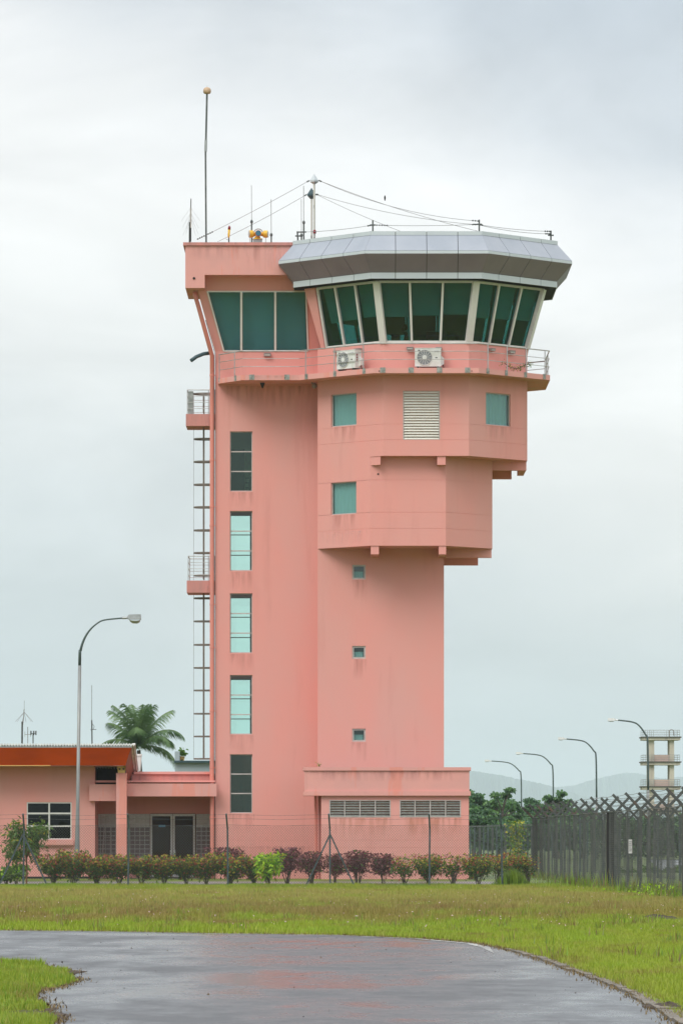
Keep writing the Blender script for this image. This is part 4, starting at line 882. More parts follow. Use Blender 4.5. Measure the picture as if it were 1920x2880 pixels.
# ------------------------------------------------------------------ air conditioners
def ac(px, y_mid, D, rot, label, W=1.0, H=.70, dp=.36):
    c = P(px, y_mid, D); root = thing('air_conditioner', (c.x, c.y, 19.80), label, 'air conditioner', 'outdoor air conditioner units on the balcony')
    o = Vector((c.x, c.y, 19.80)); B = lambda x0, x1, y0, y1, z0, z1, q: q.box(o.x+x0, o.x+x1, o.y+y0, o.y+y1, o.z+z0, o.z+z1)
    fx, fz, fr = -.13, .40, .29
    q = MB(); B(-W/2, W/2, 0, dp, .08, H+.08, q); B(-W/2-.008, W/2+.008, -.008, dp+.008, H+.07, H+.095, q)
    # raised ring round the fan
    q.build('casing', M['ac_white'], root)
    q = MB(); q.tube([(o.x+fx, o.y-.002, o.z+fz+.03), (o.x+fx, o.y-.012, o.z+fz+.03)], fr, 36); q.build('fan_opening', M['grey_plastic'], root)
    q = MB()
    for k in range(14):
        a = 2*math.pi*k/14+.1; q.bar((o.x+fx+.06*math.cos(a), o.y-.02, o.z+fz+.03+.06*math.sin(a)), (o.x+fx+(fr-.01)*math.cos(a+.25), o.y-.02, o.z+fz+.03+(fr-.01)*math.sin(a+.25)), .012, .012, (0, 1, 0))
    q.build('fan_guard', M['ac_white'], root)
    q = MB(); q.tube([(o.x+fx, o.y-.014, o.z+fz+.03), (o.x+fx, o.y-.035, o.z+fz+.03)], .085, 20); q.build('fan_hub', M['ac_white'], root)
    q = MB(); q.tube([(o.x+fx+(fr+.005)*math.cos(a), o.y-.012, o.z+fz+.03+(fr+.005)*math.sin(a)) for a in [2*math.pi*k/36 for k in range(37)]], .012, 6, False); q.build('fan_ring', M['ac_white'], root)
    for sx in (-.38, .38): q = MB(); B(sx-.03, sx+.03, -.01, dp+.01, 0, .08, q); q.build('foot', M['dark'], root)
    q = MB(); B(.24, .42, -.006, 0, H-.06, H-.015, q); q.build('maker_plate', M['sign'], root)
    q = MB(); B(.24, .42, -.008, -.006, H-.06, H-.054, q); B(.24, .42, -.008, -.006, H-.021, H-.015, q); B(.24, .247, -.008, -.006, H-.054, H-.021, q); B(.413, .42, -.008, -.006, H-.054, H-.021, q); q.build('plate_border', M['grey_plastic'], root)
    for (x, z) in ((.28, .42), (-.38, H)): q = MB(); B(x, x+.08, -.006, 0, z-.02, z+.015, q); q.build('slot', M['dark'], root)
    q = MB(); B(W/2, W/2+.004, .06, .16, .30, .68, q); q.build('valve_plate', M['sign'], root)
    q = MB()
    for k in range(3): B(W/2+.004, W/2+.008, .08, .14, .36+k*.1, .42+k*.1, q)
    q.build('warning_label', M['red_lens'], root)
    q = MB(); q.mesh([(o.x+W/2+.001, o.y+.18, o.z+.12), (o.x+W/2+.001, o.y+.34, o.z+.12), (o.x+W/2+.12, o.y+.34, o.z+.2), (o.x+W/2+.12, o.y+.2, o.z+.2), (o.x+W/2+.001, o.y+.18, o.z+.52), (o.x+W/2+.001, o.y+.34, o.z+.52), (o.x+W/2+.12, o.y+.34, o.z+.42), (o.x+W/2+.12, o.y+.2, o.z+.42)],
            [(0, 1, 2, 3), (4, 7, 6, 5), (0, 3, 7, 4), (1, 5, 6, 2), (3, 2, 6, 7)]); q.build('valve_cover', M['ac_white'], root)
    q = MB(); q.tube([(o.x+W/2+.05, o.y+.25, o.z+.3), (o.x+W/2+.1, o.y+.24, o.z+.1), (o.x+W/2+.12, o.y+.3, o.z+.02), (o.x+W/2+.02, o.y+.5, o.z+.05)], .018, 6); q.build('refrigerant_pipe', M['black'], root)
    root.rotation_euler = (0, 0, rot); return root
ac(1203, 1008, 183.98, 0, 'air conditioner facing the viewer, under the middle cab windows')
ac(972, 1012, 184.85, math.radians(-45), 'air conditioner turned to the left, on the left diagonal of the balcony')

# ------------------------------------------------------------------ inside the cab
t = thing('control_desk', (3.2, 186, 20.4), 'dark control desk behind the front cab windows', 'desk')
MB().box(1.9, 4.7, 185.6, 186.3, 20.95, 21.02).build('desk_top', M['grey_plastic'], t); MB().box(1.95, 4.65, 185.9, 186.25, 20.4, 20.95).build('cabinet', M['dark'], t)
def monitor(x, y, z, w_, h_, label):
    r = thing('monitor', (x, y, z), label, 'monitor', 'monitors on the control desk'); MB().box(x-w_/2, x+w_/2, y, y+.04, z+.08, z+.08+h_).build('screen', M['black'], r); MB().box(x-.1, x+.1, y-.05, y+.1, z, z+.012).build('stand_base', M['dark'], r); MB().box(x-.02, x+.02, y+.04, y+.07, z+.012, z+.2).build('stand_neck', M['dark'], r)
monitor(3.55, 185.8, 21.02, .55, .3, 'wide dark monitor behind the middle cab window'); monitor(4.3, 185.8, 21.02, .42, .3, 'dark monitor behind the right front cab window'); monitor(2.1, 186.0, 21.02, .35, .22, 'small dark monitor left of the seated person')
t = thing('strip_rack', (4.0, 186.1, 21.02), 'rack of pale upright strips on the desk behind the glass', 'rack')
q = MB().box(3.8, 4.5, 186.1, 186.2, 21.02, 21.06).build('rack_base', M['dark'], t)
s0 = MB().box(3.83, 3.86, 186.12, 186.18, 21.06, 21.4).build('strip', M['sign'], t); o = ORG[s0].copy()
for k in range(1, 8): piece(s0, o+Vector((.085*k, 0, 0)))
t = thing('office_chair', (2.55, 187.3, 20.4), 'dark office chair under the seated person in the cab', 'chair')
MB().box(2.3, 2.78, 187.05, 187.5, 20.82, 20.9).build('seat', M['black'], t); MB().box(2.74, 2.8, 187.07, 187.48, 20.95, 21.4).build('backrest', M['black'], t); MB().tube([(2.54, 187.28, 20.45), (2.54, 187.28, 20.82)], .03, 8).build('column', M['dark'], t)
q = MB()
for k in range(5): q.bar((2.54, 187.28, 20.46), (2.54+.28*math.cos(k*1.2566), 187.28+.28*math.sin(k*1.2566), 20.43), .04)
q.build('foot_star', M['dark'], t)
pr = thing('person', (2.5, 187.28, 20.4), 'dark haired person in dark clothes seated behind the left front cab window, facing left', 'person')
def skin(name, joints, edges, root_i, m, parent, sub=2):
    me = bpy.data.meshes.new(name); o = bpy.data.objects.new(name, me); COL.objects.link(o)
    org = ORG[parent]; me.from_pydata([tuple(Vector(j[:3])-org) for j in joints], edges, []); place(o, org, parent)
    sm = o.modifiers.new('skin', 'SKIN'); sm.use_smooth_shade = True
    for v, j in zip(me.skin_vertices[0].data, joints): v.radius = (j[3], j[4] if len(j) > 4 else j[3])
    me.skin_vertices[0].data[root_i].use_root = True
    s = o.modifiers.new('sub', 'SUBSURF'); s.levels = sub; s.render_levels = sub; me.materials.append(m); return o
x, y, z = 2.56, 187.28, 20.98
J = [(x, y, z, .15, .12), (x-.02, y, z+.2, .13, .11), (x-.04, y, z+.40, .16, .12), (x-.05, y, z+.52, .07, .06), (x-.07, y, z+.6, .055),
     (x-.05, y-.17, z+.43, .06), (x-.10, y-.24, z+.17, .045), (x-.34, y-.2, z+.10, .034), (x-.42, y-.19, z+.11, .03),
     (x-.05, y+.17, z+.43, .06), (x-.10, y+.24, z+.17, .045), (x-.34, y+.2, z+.10, .034), (x-.42, y+.19, z+.11, .03),
     (x-.05, y-.1, z-.02, .10), (x-.42, y-.11, z, .07), (x-.45, y-.11, z-.42, .05), (x-.47, y-.11, z-.53, .04), (x-.62, y-.11, z-.55, .035),
     (x-.05, y+.1, z-.02, .10), (x-.42, y+.11, z, .07), (x-.45, y+.11, z-.42, .05), (x-.47, y+.11, z-.53, .04), (x-.62, y+.11, z-.55, .035)]
skin('body', J, [(0, 1), (1, 2), (2, 3), (3, 4), (2, 5), (5, 6), (6, 7), (7, 8), (2, 9), (9, 10), (10, 11), (11, 12), (0, 13), (13, 14), (14, 15), (15, 16), (16, 17), (0, 18), (18, 19), (19, 20), (20, 21), (21, 22)], 0, M['cloth'], pr)
hc = Vector((x-.10, y, z+.73)); hp = [(-.06, .085, .075), (-.1, .05, .045)]
q = MB(); NU, NV = 20, 14; vs = []
for j in range(NV+1):
    ph = math.pi*j/NV
    for i in range(NU):
        th = 2*math.pi*i/NU; dx, dy, dz = math.sin(ph)*math.cos(th), math.sin(ph)*math.sin(th), math.cos(ph)
        rx = .098; ry = .075*(1-.22*max(0, -dz)); rz = .12
        px_ = dx*rx; 
        if dx < -.8 and -.35 < dz < .05: px_ -= .02
        if dx < -.2 and dz < -.6: px_ -= .015
        vs.append((hc.x+px_, hc.y+dy*ry, hc.z+dz*rz))
q.mesh(vs, [(j*NU+i, (j+1)*NU+i, (j+1)*NU+(i+1) % NU, j*NU+(i+1) % NU) for j in range(NV) for i in range(NU)]); hd = q.build('head', M['skin'], pr, smooth=True)
for s in (-1, 1):
    MB().lathe((hc.x-.082, hc.y+s*.032, hc.z-.004), [(.004, -.01), (.011, 0), (.004, .01)], 8).build('eye', M['black'], hd); MB().tube([(hc.x+.005, hc.y+s*.072, hc.z+.02), (hc.x+.01, hc.y+s*.086, hc.z), (hc.x, hc.y+s*.075, hc.z-.03)], .012, 6).build('ear', M['skin'], hd)
MB().tube([(hc.x-.09, hc.y-.025, hc.z-.058), (hc.x-.094, hc.y+.025, hc.z-.058)], .007, 6).build('mouth', M['red_lens'], hd)
q = MB(); q.mesh([((v[0]-hc.x)*1.12+hc.x+.012, (v[1]-hc.y)*1.12+hc.y, (v[2]-hc.z)*1.1+hc.z+.012) for v in vs], [f_ for f_ in [(j*NU+i, (j+1)*NU+i, (j+1)*NU+(i+1) % NU, j*NU+(i+1) % NU) for j in range(NV-4) for i in range(NU)] if not (f_[0]//NU > 4 and math.cos(2*math.pi*(f_[0] % NU)/NU) < -.25)]); q.build('hair', M['hair'], pr, smooth=True)
for s in (-1, 1):
    hx, hy, hz = x-.43, y+s*.195, z+.11; jj = [(hx, hy, hz, .028, .018), (hx-.07, hy, hz+.005, .034, .016)]; ee = [(0, 1)]
    for k, L in enumerate((.06, .07, .065, .05)):
        yy = hy+(k-1.5)*.018; n0 = len(jj); jj += [(hx-.085, yy, hz+.005, .009), (hx-.085-L*.55, yy, hz, .008), (hx-.085-L, yy, hz-.022, .007)]; ee += [(1, n0), (n0, n0+1), (n0+1, n0+2)]
    n0 = len(jj); jj += [(hx-.03, hy-s*.03, hz, .01), (hx-.065, hy-s*.048, hz-.008, .008)]; ee += [(0, n0), (n0, n0+1)]
    skin('hand', jj, ee, 0, M['skin'], pr, 1)
# ------------------------------------------------------------------ street lamps
def street_lamp(poly, d, head, side, label, rb, rt, headlen, r_arm, parts=True):
    """poly: pixel path of pole and arm from the ground up; head: start of the lantern"""
    base = P(poly[0][0], poly[0][1], d); t = thing('street_lamp', base, label, 'street lamp', 'curved arm street lamps')
    pts = [P(a, b, d) for a, b in poly]; pts[0].z = gz(d)
    n = len(pts); rs = [rb, rb*.98, rb*.70]+[rt+(rb*.62-rt)*max(0, (n-3-i)/(n-3))**2 for i in range(n-3)]
    k = 4 if side > 0 else 3
    MB().tube(pts[:k], rs[:k], 12).build('pole', M['pole'], t, smooth=True)
    sm = [pts[k-1]]
    P_ = [pts[k-2]]+pts[k-1:]+[pts[-1]*2-pts[-2]]
    for i in range(1, len(P_)-2):
        for u in (.25, .5, .75, 1):
            a, b, c_, e = P_[i-1], P_[i], P_[i+1], P_[i+2]; sm.append(.5*((2*b)+(c_-a)*u+(2*a-5*b+4*c_-e)*u*u+(3*b-a-3*c_+e)*u**3))
    MB().tube(sm, [rs[k-1]*.97+(rt-rs[k-1]*.97)*min(1, i/(len(sm)*.6)) for i in range(len(sm))], 10).build('arm', M['pole_top'] if side < 0 or True else 0, t, smooth=True)
    e = pts[-1]; s = side
    q = MB(); q.tube([e-Vector((s*.02, 0, 0)), e+Vector((s*headlen*.28, 0, .015))], headlen*.07, 8); q.mesh([(e.x+s*headlen*.26, e.y+yy, e.z+zz) for yy, zz in ((-.09, -.04), (.09, -.04), (.09, .07), (-.09, .07))]+[(e.x+s*headlen*f_, e.y+yy, e.z+zz) for f_, yy, zz in ((1, -.14, -.05), (1, .14, -.05), (.98, .12, .14), (.98, -.12, .14), (.32, -.15, -.05), (.32, .15, -.05), (.36, .13, .13), (.36, -.13, .13))],
        [(0, 1, 9, 8), (1, 2, 10, 9), (2, 3, 11, 10), (3, 0, 8, 11), (8, 9, 5, 4), (9, 10, 6, 5), (10, 11, 7, 6), (11, 8, 4, 7), (4, 5, 6, 7), (3, 2, 1, 0)])
    h = q.build('lantern_housing', M['galv'] if headlen < 1.9 and side > 0 else M['ac_white'], t)
    q = MB(); x0, x1 = e.x+s*headlen*.34, e.x+s*headlen*.97
    ring = [(0, 0), (.10, -.09), (.3, -.15), (.7, -.16), (.92, -.11), (1, 0)] if side > 0 else [(0, 0), (.1, -.03), (.3, -.06), (.7, -.06), (.92, -.04), (1, 0)]
    vs = []; 
    for (f_, dz) in ring:
        for yy in (-1, -.6, 0, .6, 1): vs.append((x0+(x1-x0)*f_, e.y+yy*.13, e.z-.052+dz*math.sqrt(max(0, 1-(yy*.95)**2))))
    q.mesh(vs, [(i*5+j, i*5+j+1, (i+1)*5+j+1, (i+1)*5+j) for i in range(5) for j in range(4)]); q.build('glass_bowl', M['lens'], h, smooth=True)
street_lamp([(216, 2484), (217, 2400), (218.5, 2274), (224, 1872), (226.5, 1831), (236.7, 1798), (253, 1772), (273.5, 1753.5), (294, 1744), (345, 1738.5)], 181.5, None, 1, 'near street lamp in front of the orange edged roof, its arm reaching right', .098, .03, 52*181.5/F, .03)
lx = [(1820.5, 2026, 330), (1675.5, 2079, 394), (1554, 2120, 459), (1464.5, 2141, 503)]
labs = ['street lamp overlapping the concrete drill tower, arm reaching left', 'second street lamp from the right, arm over the hills', 'street lamp behind the round topped small tree, third from the right', 'smallest and farthest street lamp, nearest the pink annex']
for (px, yt, d), lb in zip(lx, labs):
    k = 394/d; yb = HY+(CZ-.2)*F/d; X_ = lambda o: px-o*k
    street_lamp([(px+3, yb), (px+2.5, yb-60*k), (px+1.5, yt+165*k), (px, yt+52*k), (px-6, yt+34*k), (px-25, yt+12*k), (px-45, yt+4*k), (px-83, yt)], d, None, -1, lb, .11, .055, 24*394/F, .03)
# ------------------------------------------------------------------ low building on the left
lowb = thing('low_building', (-9.5, 188, .2), 'low pink building with bright orange roof fascia and glass block entrance at left', 'building')
WY = 188.0
wfr = frame_of((PX(-160, WY), WY), (PX(267, WY), WY))
wo_ = (upx(wfr, 75), upx(wfr, 201.5), PZ(2362, WY), PZ(2257, WY), .1)
mb = MB(); wall(mb, (PX(-160, WY), WY), (PX(267, WY), WY), .28, 5.3, [wo_], [PZ(y, WY) for y in ()])
mb.face([(PX(267, WY), WY, .28), (PX(267, WY), 190.6, .28), (PX(267, WY), 190.6, 5.3), (PX(267, WY), WY, 5.3)]); mb.build('wall', M['pink'], lowb)
a, b, c, d = wo_[:4]
MB().box(PX(76, WY), PX(200, WY), WY+.6, WY+.65, c-.2, d+.1).build('dark_room', M['dark'], lowb)
lw = window(lowb, wfr, a, b, c, d, .08, .045, 'g_dark', 'white', rows=[c+(d-c)*.36, c+(d-c)*.70], cols=[(a+b)/2], bar=.065)
for j in range(3):
    for i in range(2):
        z0 = c+(d-c)*(0, .36, .70)[j]; 
        for k in range(3):
            q = MB(); fbox(q, wfr, a+.06+(b-a)/2*i, a-.03+(b-a)/2*(i+1), z0+.06+k*.145, z0+.068+k*.145, .06, .16); q.build('louvre_glass', M['g_dark'], lw)
q = MB(); fbox(q, wfr, upx(wfr, 70), upx(wfr, 207.5), PZ(2377, WY), PZ(2364, WY), -.16, 0); fbox(q, wfr, upx(wfr, 73), upx(wfr, 204.5), PZ(2381, WY), PZ(2377, WY), -.11, 0); q.build('window_sill', M['pink_trim'], lowb)
q = MB(); fbox(q, wfr, 0, wfr[3], .18, .28, .03, .2); q.build('dark_plinth', M['dark'], lowb)
# recessed entrance
RY = 190.6; X0, X1 = PX(267, WY), -4.951
ztb = PZ(2290, RY)
efr = frame_of((X0, RY), (X1, RY)); GY = PZ(2413, RY)
mb = MB(); wall(mb, (X0, RY), (X1, RY), .15, 4.04, [(0.001, efr[3]-.001, GY, ztb, .25), (upx(efr, 422), upx(efr, 549), .2, ztb+.02, .25)]); 
mb.build('entrance_wall', M['red'] if False else M['pink'], lowb)
MB().face([(X0, RY-2.55, .21), (X1, RY-2.55, .21), (X1, RY+3, .21), (X0, RY+3, .21)]).build('entrance_floor', M['concrete'], lowb)
MB().box(X0, X1, RY+2.6, RY+2.7, .2, 4.0).build('inner_wall', M['lobby'], lowb); MB().box(X0, X1, RY+.3, RY+2.6, ztb+.05, ztb+.1).build('inner_ceiling', M['dark'], lowb)
gb = MB()
def blocks(x0, x1, nc, nr):
    global blk, blo, blm
    bw = (x1-x0)/nc; bh = (ztb-GY)/nr
    for i in range(nc):
        for j in range(nr):
            cx_, cz_ = x0+bw*(i+.5), GY+bh*(j+.5)
            if blk is None:
                q = MB(); hw, hh_ = bw/2-.013, bh/2-.013; q.box(cx_-hw, cx_+hw, RY+.03, RY+.13, cz_-hh_, cz_+hh_)
                q.mesh([(cx_-hw+.012, RY+.03, cz_-hh_+.012), (cx_+hw-.012, RY+.03, cz_-hh_+.012), (cx_+hw-.012, RY+.03, cz_+hh_-.012), (cx_-hw+.012, RY+.03, cz_+hh_-.012), (cx_-hw*.7, RY+.02, cz_-hh_*.7), (cx_+hw*.7, RY+.02, cz_-hh_*.7), (cx_+hw*.7, RY+.02, cz_+hh_*.7), (cx_-hw*.7, RY+.02, cz_+hh_*.7)], [(0, 1, 5, 4), (1, 2, 6, 5), (2, 3, 7, 6), (3, 0, 4, 7), (4, 5, 6, 7)])
                blk = q.build('glass_block', M['block'], lowb, origin=(cx_, RY, cz_)); blo = (bw, bh)
                blm = blk.data.copy(); blm.materials.clear(); blm.materials.append(M['block_lit'])
            else:
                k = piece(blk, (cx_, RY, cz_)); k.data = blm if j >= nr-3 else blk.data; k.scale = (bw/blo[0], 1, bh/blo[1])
    MB().box(x0, x1, RY+.05, RY+.12, GY, ztb).build('mortar', M['white'], lowb)
blk = None; blo = None
blocks(PX(268, RY), PX(325, RY), 4, 10); blocks(PX(325, RY), PX(365, RY), 3, 10); blocks(PX(365.5, RY), PX(421, RY), 4, 10); blocks(PX(552, RY), PX(594, RY), 3, 10)
dd = MB(); dx0, dxm, dx1 = PX(422, RY), PX(485.5, RY), PX(549, RY)
for x0, x1 in ((dx0, dxm), (dxm, dx1)):
    q = MB(); w_ = .085; q.box(x0+.01, x0+w_, RY+.0, RY+.06, .25, ztb); q.box(x1-w_, x1-.01, RY, RY+.06, .25, ztb); q.box(x0+w_, x1-w_, RY, RY+.06, ztb-.09, ztb); q.box(x0+w_, x1-w_, RY, RY+.06, .25, .35)
    dr = q.build('door', M['white'], lowb); MB().box(x0+w_-.005, x1-w_+.005, RY+.025, RY+.033, .34, ztb-.085).build('pane', M['g_door'], dr)
    hx = x1-.1 if x0 == dx0 else x0+.03; MB().box(hx-.0, hx+.08, RY-.06, RY-.005, 1.02, 1.32).build('handle', M['ac_white'], dr)
    # row of glass blocks over the door, seen through it, and a head bar
    if x0 == dx0: MB().box(PX(446, RY), PX(465, RY), RY+.018, RY+.022, PZ(2327, RY), PZ(2321, RY)).build('door_sticker', M['blue_sticker'], dr)
# beams, column, upper wall
BYa = 187.75
MB().box(PX(356, BYa), PX(609, BYa), BYa, BYa+.25, PZ(2240.5, BYa), PZ(2204.5, BYa)).build('entrance_beam', M['pink_trim'], lowb)
MB().box(PX(251, BYa), PX(326, BYa), BYa+.02, BYa+.26, PZ(2253.5, BYa), PZ(2206.5, BYa)).build('entrance_beam', M['pink_trim'], lowb)
MB().box(PX(370, 188.9), PX(592, 188.9), 188.9, 189.1, PZ(2204, 188.9)-.3, PZ(2178, 188.9)).build('upper_wall', M['pink_dirty'], lowb)
MB().box(PX(-160, 188.0), PX(352, 188.0), 186.85+.02, 188.0, PZ(2153.5, 186.85)-.02, PZ(2153.5, 186.85)).build('eave_soffit', M['pink_dirty'], lowb)
MB().box(PX(376, 188.85), PX(591.5, 188.85), 188.82, 189.2, PZ(2178, 188.9), PZ(2171, 188.9)).build('upper_wall_coping', M['pink_trim'], lowb)
MB().box(X0, X1, BYa+.3, RY, 3.98, 4.05).build('porch_ceiling', M['pink'], lowb)
MB().box(PX(267, 188.6), PX(330, 188.6), 188.9, 189.0, 3.9, 4.9).build('dark_opening_back', M['dark'], lowb)
KY = 187.3
q = MB(); kx0, kx1 = PX(326.5, KY), PX(356, KY); q.box(kx0, kx1, KY, KY+.42, .2, PZ(2175, KY)); q.build('column', M['pink_trim'], lowb)
q = MB(); xa, xb = PX(328.5, KY), PX(354.5, KY); za, zb = PZ(2174.5, KY), PZ(2153, KY)
q.mesh([(xa+.05, KY+.02, za), (xb-.05, KY+.02, za), (xb-.05, KY+.4, za), (xa+.05, KY+.4, za), (xa, KY+.02, zb), (xb, KY+.02, zb), (xb, KY+.4, zb), (xa, KY+.4, zb)], [(0, 3, 2, 1), (4, 5, 6, 7), (0, 1, 5, 4), (1, 2, 6, 5), (2, 3, 7, 6), (3, 0, 4, 7)])
q.box(xa-.01, xb+.01, KY+.0, KY+.41, zb-.03, zb+.001); cap = q.build('column_cap', M['cream_y'], lowb)
for px in (336, 347): MB().tube([P(px, 2163.5, KY+.01), P(px, 2163.5, KY+.03)], .036, 14).build('vent_hole', M['black'], cap)
MB().tube([P(597, 2240, 188.15), P(597, 2300, 188.15)], .01, 4).build('cable', M['dark_steel'], lowb)
# roof: white corrugated sheet over an orange sloping fascia, sloping down to the back
E0, E1 = 186.35, 186.85
xL = PX(-160, E0); q = MB()
pt = lambda px, py, d: tuple(P(px, py, d))
nseg = 24; rowsv = []
for i in range(nseg+1):
    s = i/nseg; xt = -160+(369+160)*s; xb_ = -160+(353+160)*s; w1 = .02*math.sin(i*1.7)+.015*math.sin(i*.6)
    rowsv += [P(xt, 2103, E0)+Vector((0, w1*.3, 0)), P(xt+(xb_-xt)*.5, 2128, (E0+E1)/2)+Vector((0, w1, w1)), P(xb_, 2153.5, E1)+Vector((0, w1*.3, 0))]
q.mesh(rowsv, [(i*3+j, (i+1)*3+j, (i+1)*3+j+1, i*3+j+1) for i in range(nseg) for j in range(2)]); q.build('orange_fascia', M['orange'], lowb, smooth=True)
q = MB(); q.bar(P(-160, 2154, E1-.01), P(142, 2154, E1-.01), .035); q.build('fascia_batten', M['cream_y'], lowb)
q = MB(); q.bar(P(-160, 2101.5, E0+.03), P(371, 2101.5, E0+.03), .06, .05); q.build('roof_edge_bar', M['galv'], lowb)
gx = PX(369, E0)
q = MB(); q.face([pt(369, 2103, E0), pt(376, 2101, 187.2), (PX(379, 188.3), 188.3, PZ(2125, 188.3)), (PX(384, 189.6), 189.6, PZ(2166, 189.6)), (PX(370, 189.6), 189.6, PZ(2185, 189.6)), pt(356, 2206, 188.6), pt(353, 2153.5, E1)][::-1]); q.build('gable_board', M['brown_red'], lowb)
q = MB(); q.box(PX(371, 189.6), PX(380, 189.6), 189.3, 189.6, PZ(2178, 189.6), PZ(2168, 189.6)); q.build('timber_end', M['cream_y'], lowb)
# corrugated sheet
q = MB(); per = .11; x_s = np.arange(PX(-160, E0), PX(378, E0), per/6); am = .026
zf = lambda x, y: PZ(2097.5, E0)-(y-E0)*.33+am*math.sin(2*math.pi*x/per)
n = len(x_s); vs = []
for (yy, off) in ((E0, 0), (189.5, 0)):
    for x in x_s: vs.append((x, yy, zf(x, yy)))
for (yy, off) in ((E0, .07), (189.5, .07)):
    for x in x_s: vs.append((x, yy, zf(x, yy)+off))
q.mesh(vs, [(i, i+1, n+i+1, n+i) for i in range(n-1)]+[(2*n+i, 3*n+i, 3*n+i+1, 2*n+i+1) for i in range(n-1)]+[(i, 2*n+i, 2*n+i+1, i+1) for i in range(n-1)]); q.build('corrugated_roof', M['roof'], lowb)
q = MB(); q.bar(P(377, 2093, E0), P(386, 2166, 189.6), .10, .06); q.build('verge_flashing', M['roof'], lowb)
q = MB(); za, zb = PZ(2170, 189.9), PZ(2123, 189.9); q.mesh([(PX(385, 189.9), 189.7, za), (PX(395, 189.9), 189.7, za), (PX(395, 189.9), 189.95, za), (PX(385, 189.9), 189.95, za), (PX(380.5, 189.9), 189.65, zb), (PX(398.5, 189.9), 189.65, zb), (PX(398.5, 189.9), 190, zb), (PX(380.5, 189.9), 190, zb)], [(0, 3, 2, 1), (4, 5, 6, 7), (0, 1, 5, 4), (1, 2, 6, 5), (2, 3, 7, 6), (3, 0, 4, 7)]); q.box(PX(380, 189.9), PX(399, 189.9), 189.62, 190.02, zb-.05, zb+.02); q.build('rainwater_hopper', M['white'], lowb)
MB().box(PX(-160, 189.5), X1, 194, 194.2, .2, 4.25).build('rear_wall', M['pink'], lowb); MB().box(PX(-160, 189.5), X1, 189.6, 194.3, 4.26, 4.34).build('rear_roof_deck', M['concrete'], lowb)
# ladder leaning in the porch
t = thing('step_ladder', (PX(300, 190), 190, .2), 'pale ladder leaning against the glass blocks, left of the round column', 'ladder')
la, lb_, lc_, ld_ = P(287, 2416, 189.9), P(293.5, 2330, 190.4), P(312.5, 2416, 189.9), P(312.5, 2330, 190.4)
thin('stile', [la, lb_], .022, 'frame', t); thin('stile', [lc_, ld_], .022, 'frame', t)
for k in (.15, .33, .51, .69, .87): thin('rung', [la.lerp(lb_, k), lc_.lerp(ld_, k)], .014, 'frame', t)
thin('hook', [lb_, P(290, 2322, 190.4), P(285, 2326, 190.3)], .02, 'frame', t)
# blue-grey building behind the entrance
t = thing('blue_grey_building', (PX(545, 215), 215, .2), 'low blue-grey building with a dark roof edge between palm and tower', 'building')
MB().box(PX(492, 215), PX(640, 215), 215, 225, .1, PZ(2146, 215)).build('wall', M['bluegrey'], t); MB().box(PX(490, 215), PX(645, 215), 214.8, 225.2, PZ(2146, 215), PZ(2140, 215)).build('roof_edge', M['slate'], t)
MB().box(PX(491.5, 214.9), PX(505, 214.9), 214.9, 215.3, PZ(2140, 215), PZ(2114, 215)).build('corner_pier', M['bluegrey'], t)
# aerials behind the low building
t = thing('umbrella_aerial', P(62, 2094, 196), 'thin aerial with drooping umbrella wires at the far left', 'antenna')
thin('pole', [P(61.5, 2140, 196), P(62.5, 2030, 196)], .04, 'dark_steel', t); thin('upper_rod', [P(63.5, 2045, 196), P(68, 1995, 196)], .018, 'cage', t); thin('tip', [P(68, 2003, 196), P(68.5, 1971, 196)], .007, 'gwire', t, 4)
for k in range(6):
    a = k*1.047+.4; top = P(68, 2003, 196); thin('radial_wire', [top, top+Vector((math.cos(a)*.38, math.sin(a)*.38, -.40))], .007, 'gwire', t, 3)
t = thing('cross_arm_aerial', P(86, 2094, 197), 'pale aerial with short cross arms, middle of the three left ones', 'antenna')
thin('pole', [P(78, 2140, 197), P(78, 2045, 197)], .018, 'galv', t); thin('cross_arm', [P(70, 2066, 197), P(86, 2066, 197)], .012, 'galv', t)
for x in (70, 86): thin('element', [P(x, 2058, 197), P(x, 2073, 197)], .01, 'galv', t)
t = thing('wind_sensor', P(93, 2094, 196.5), 'short pole with small wind cups, right of the three left aerials', 'sensor')
thin('pole', [P(93, 2140, 196.5), P(93, 2064, 196.5)], .025, 'dark_steel', t); thin('cross_arm', [P(86, 2063, 196.5), P(101, 2063, 196.5)], .014, 'dark_steel', t)
for x in (87, 95, 101): thin('cup', [P(x, 2056, 196.5), P(x, 2068, 196.5)], .03, 'dark_steel', t)
t = thing('tall_whip_aerial', P(258.5, 2094, 195), 'tall thin whip aerial behind the orange roof, right of the near street lamp', 'antenna')
thin('pole', [P(259.5, 2140, 195), P(258, 2026, 195)], .03, 'dark_steel', t); thin('whip', [P(258, 2030, 195), P(258, 1928, 195)], .012, 'galv', t, 4)
thin('cross_arm', [P(254, 2053, 195), P(271, 2052, 195)], .014, 'dark_steel', t); thin('loop', [P(260, 2036, 195), P(265, 2044, 195), P(262, 2052, 195)], .01, 'dark_steel', t, 4)
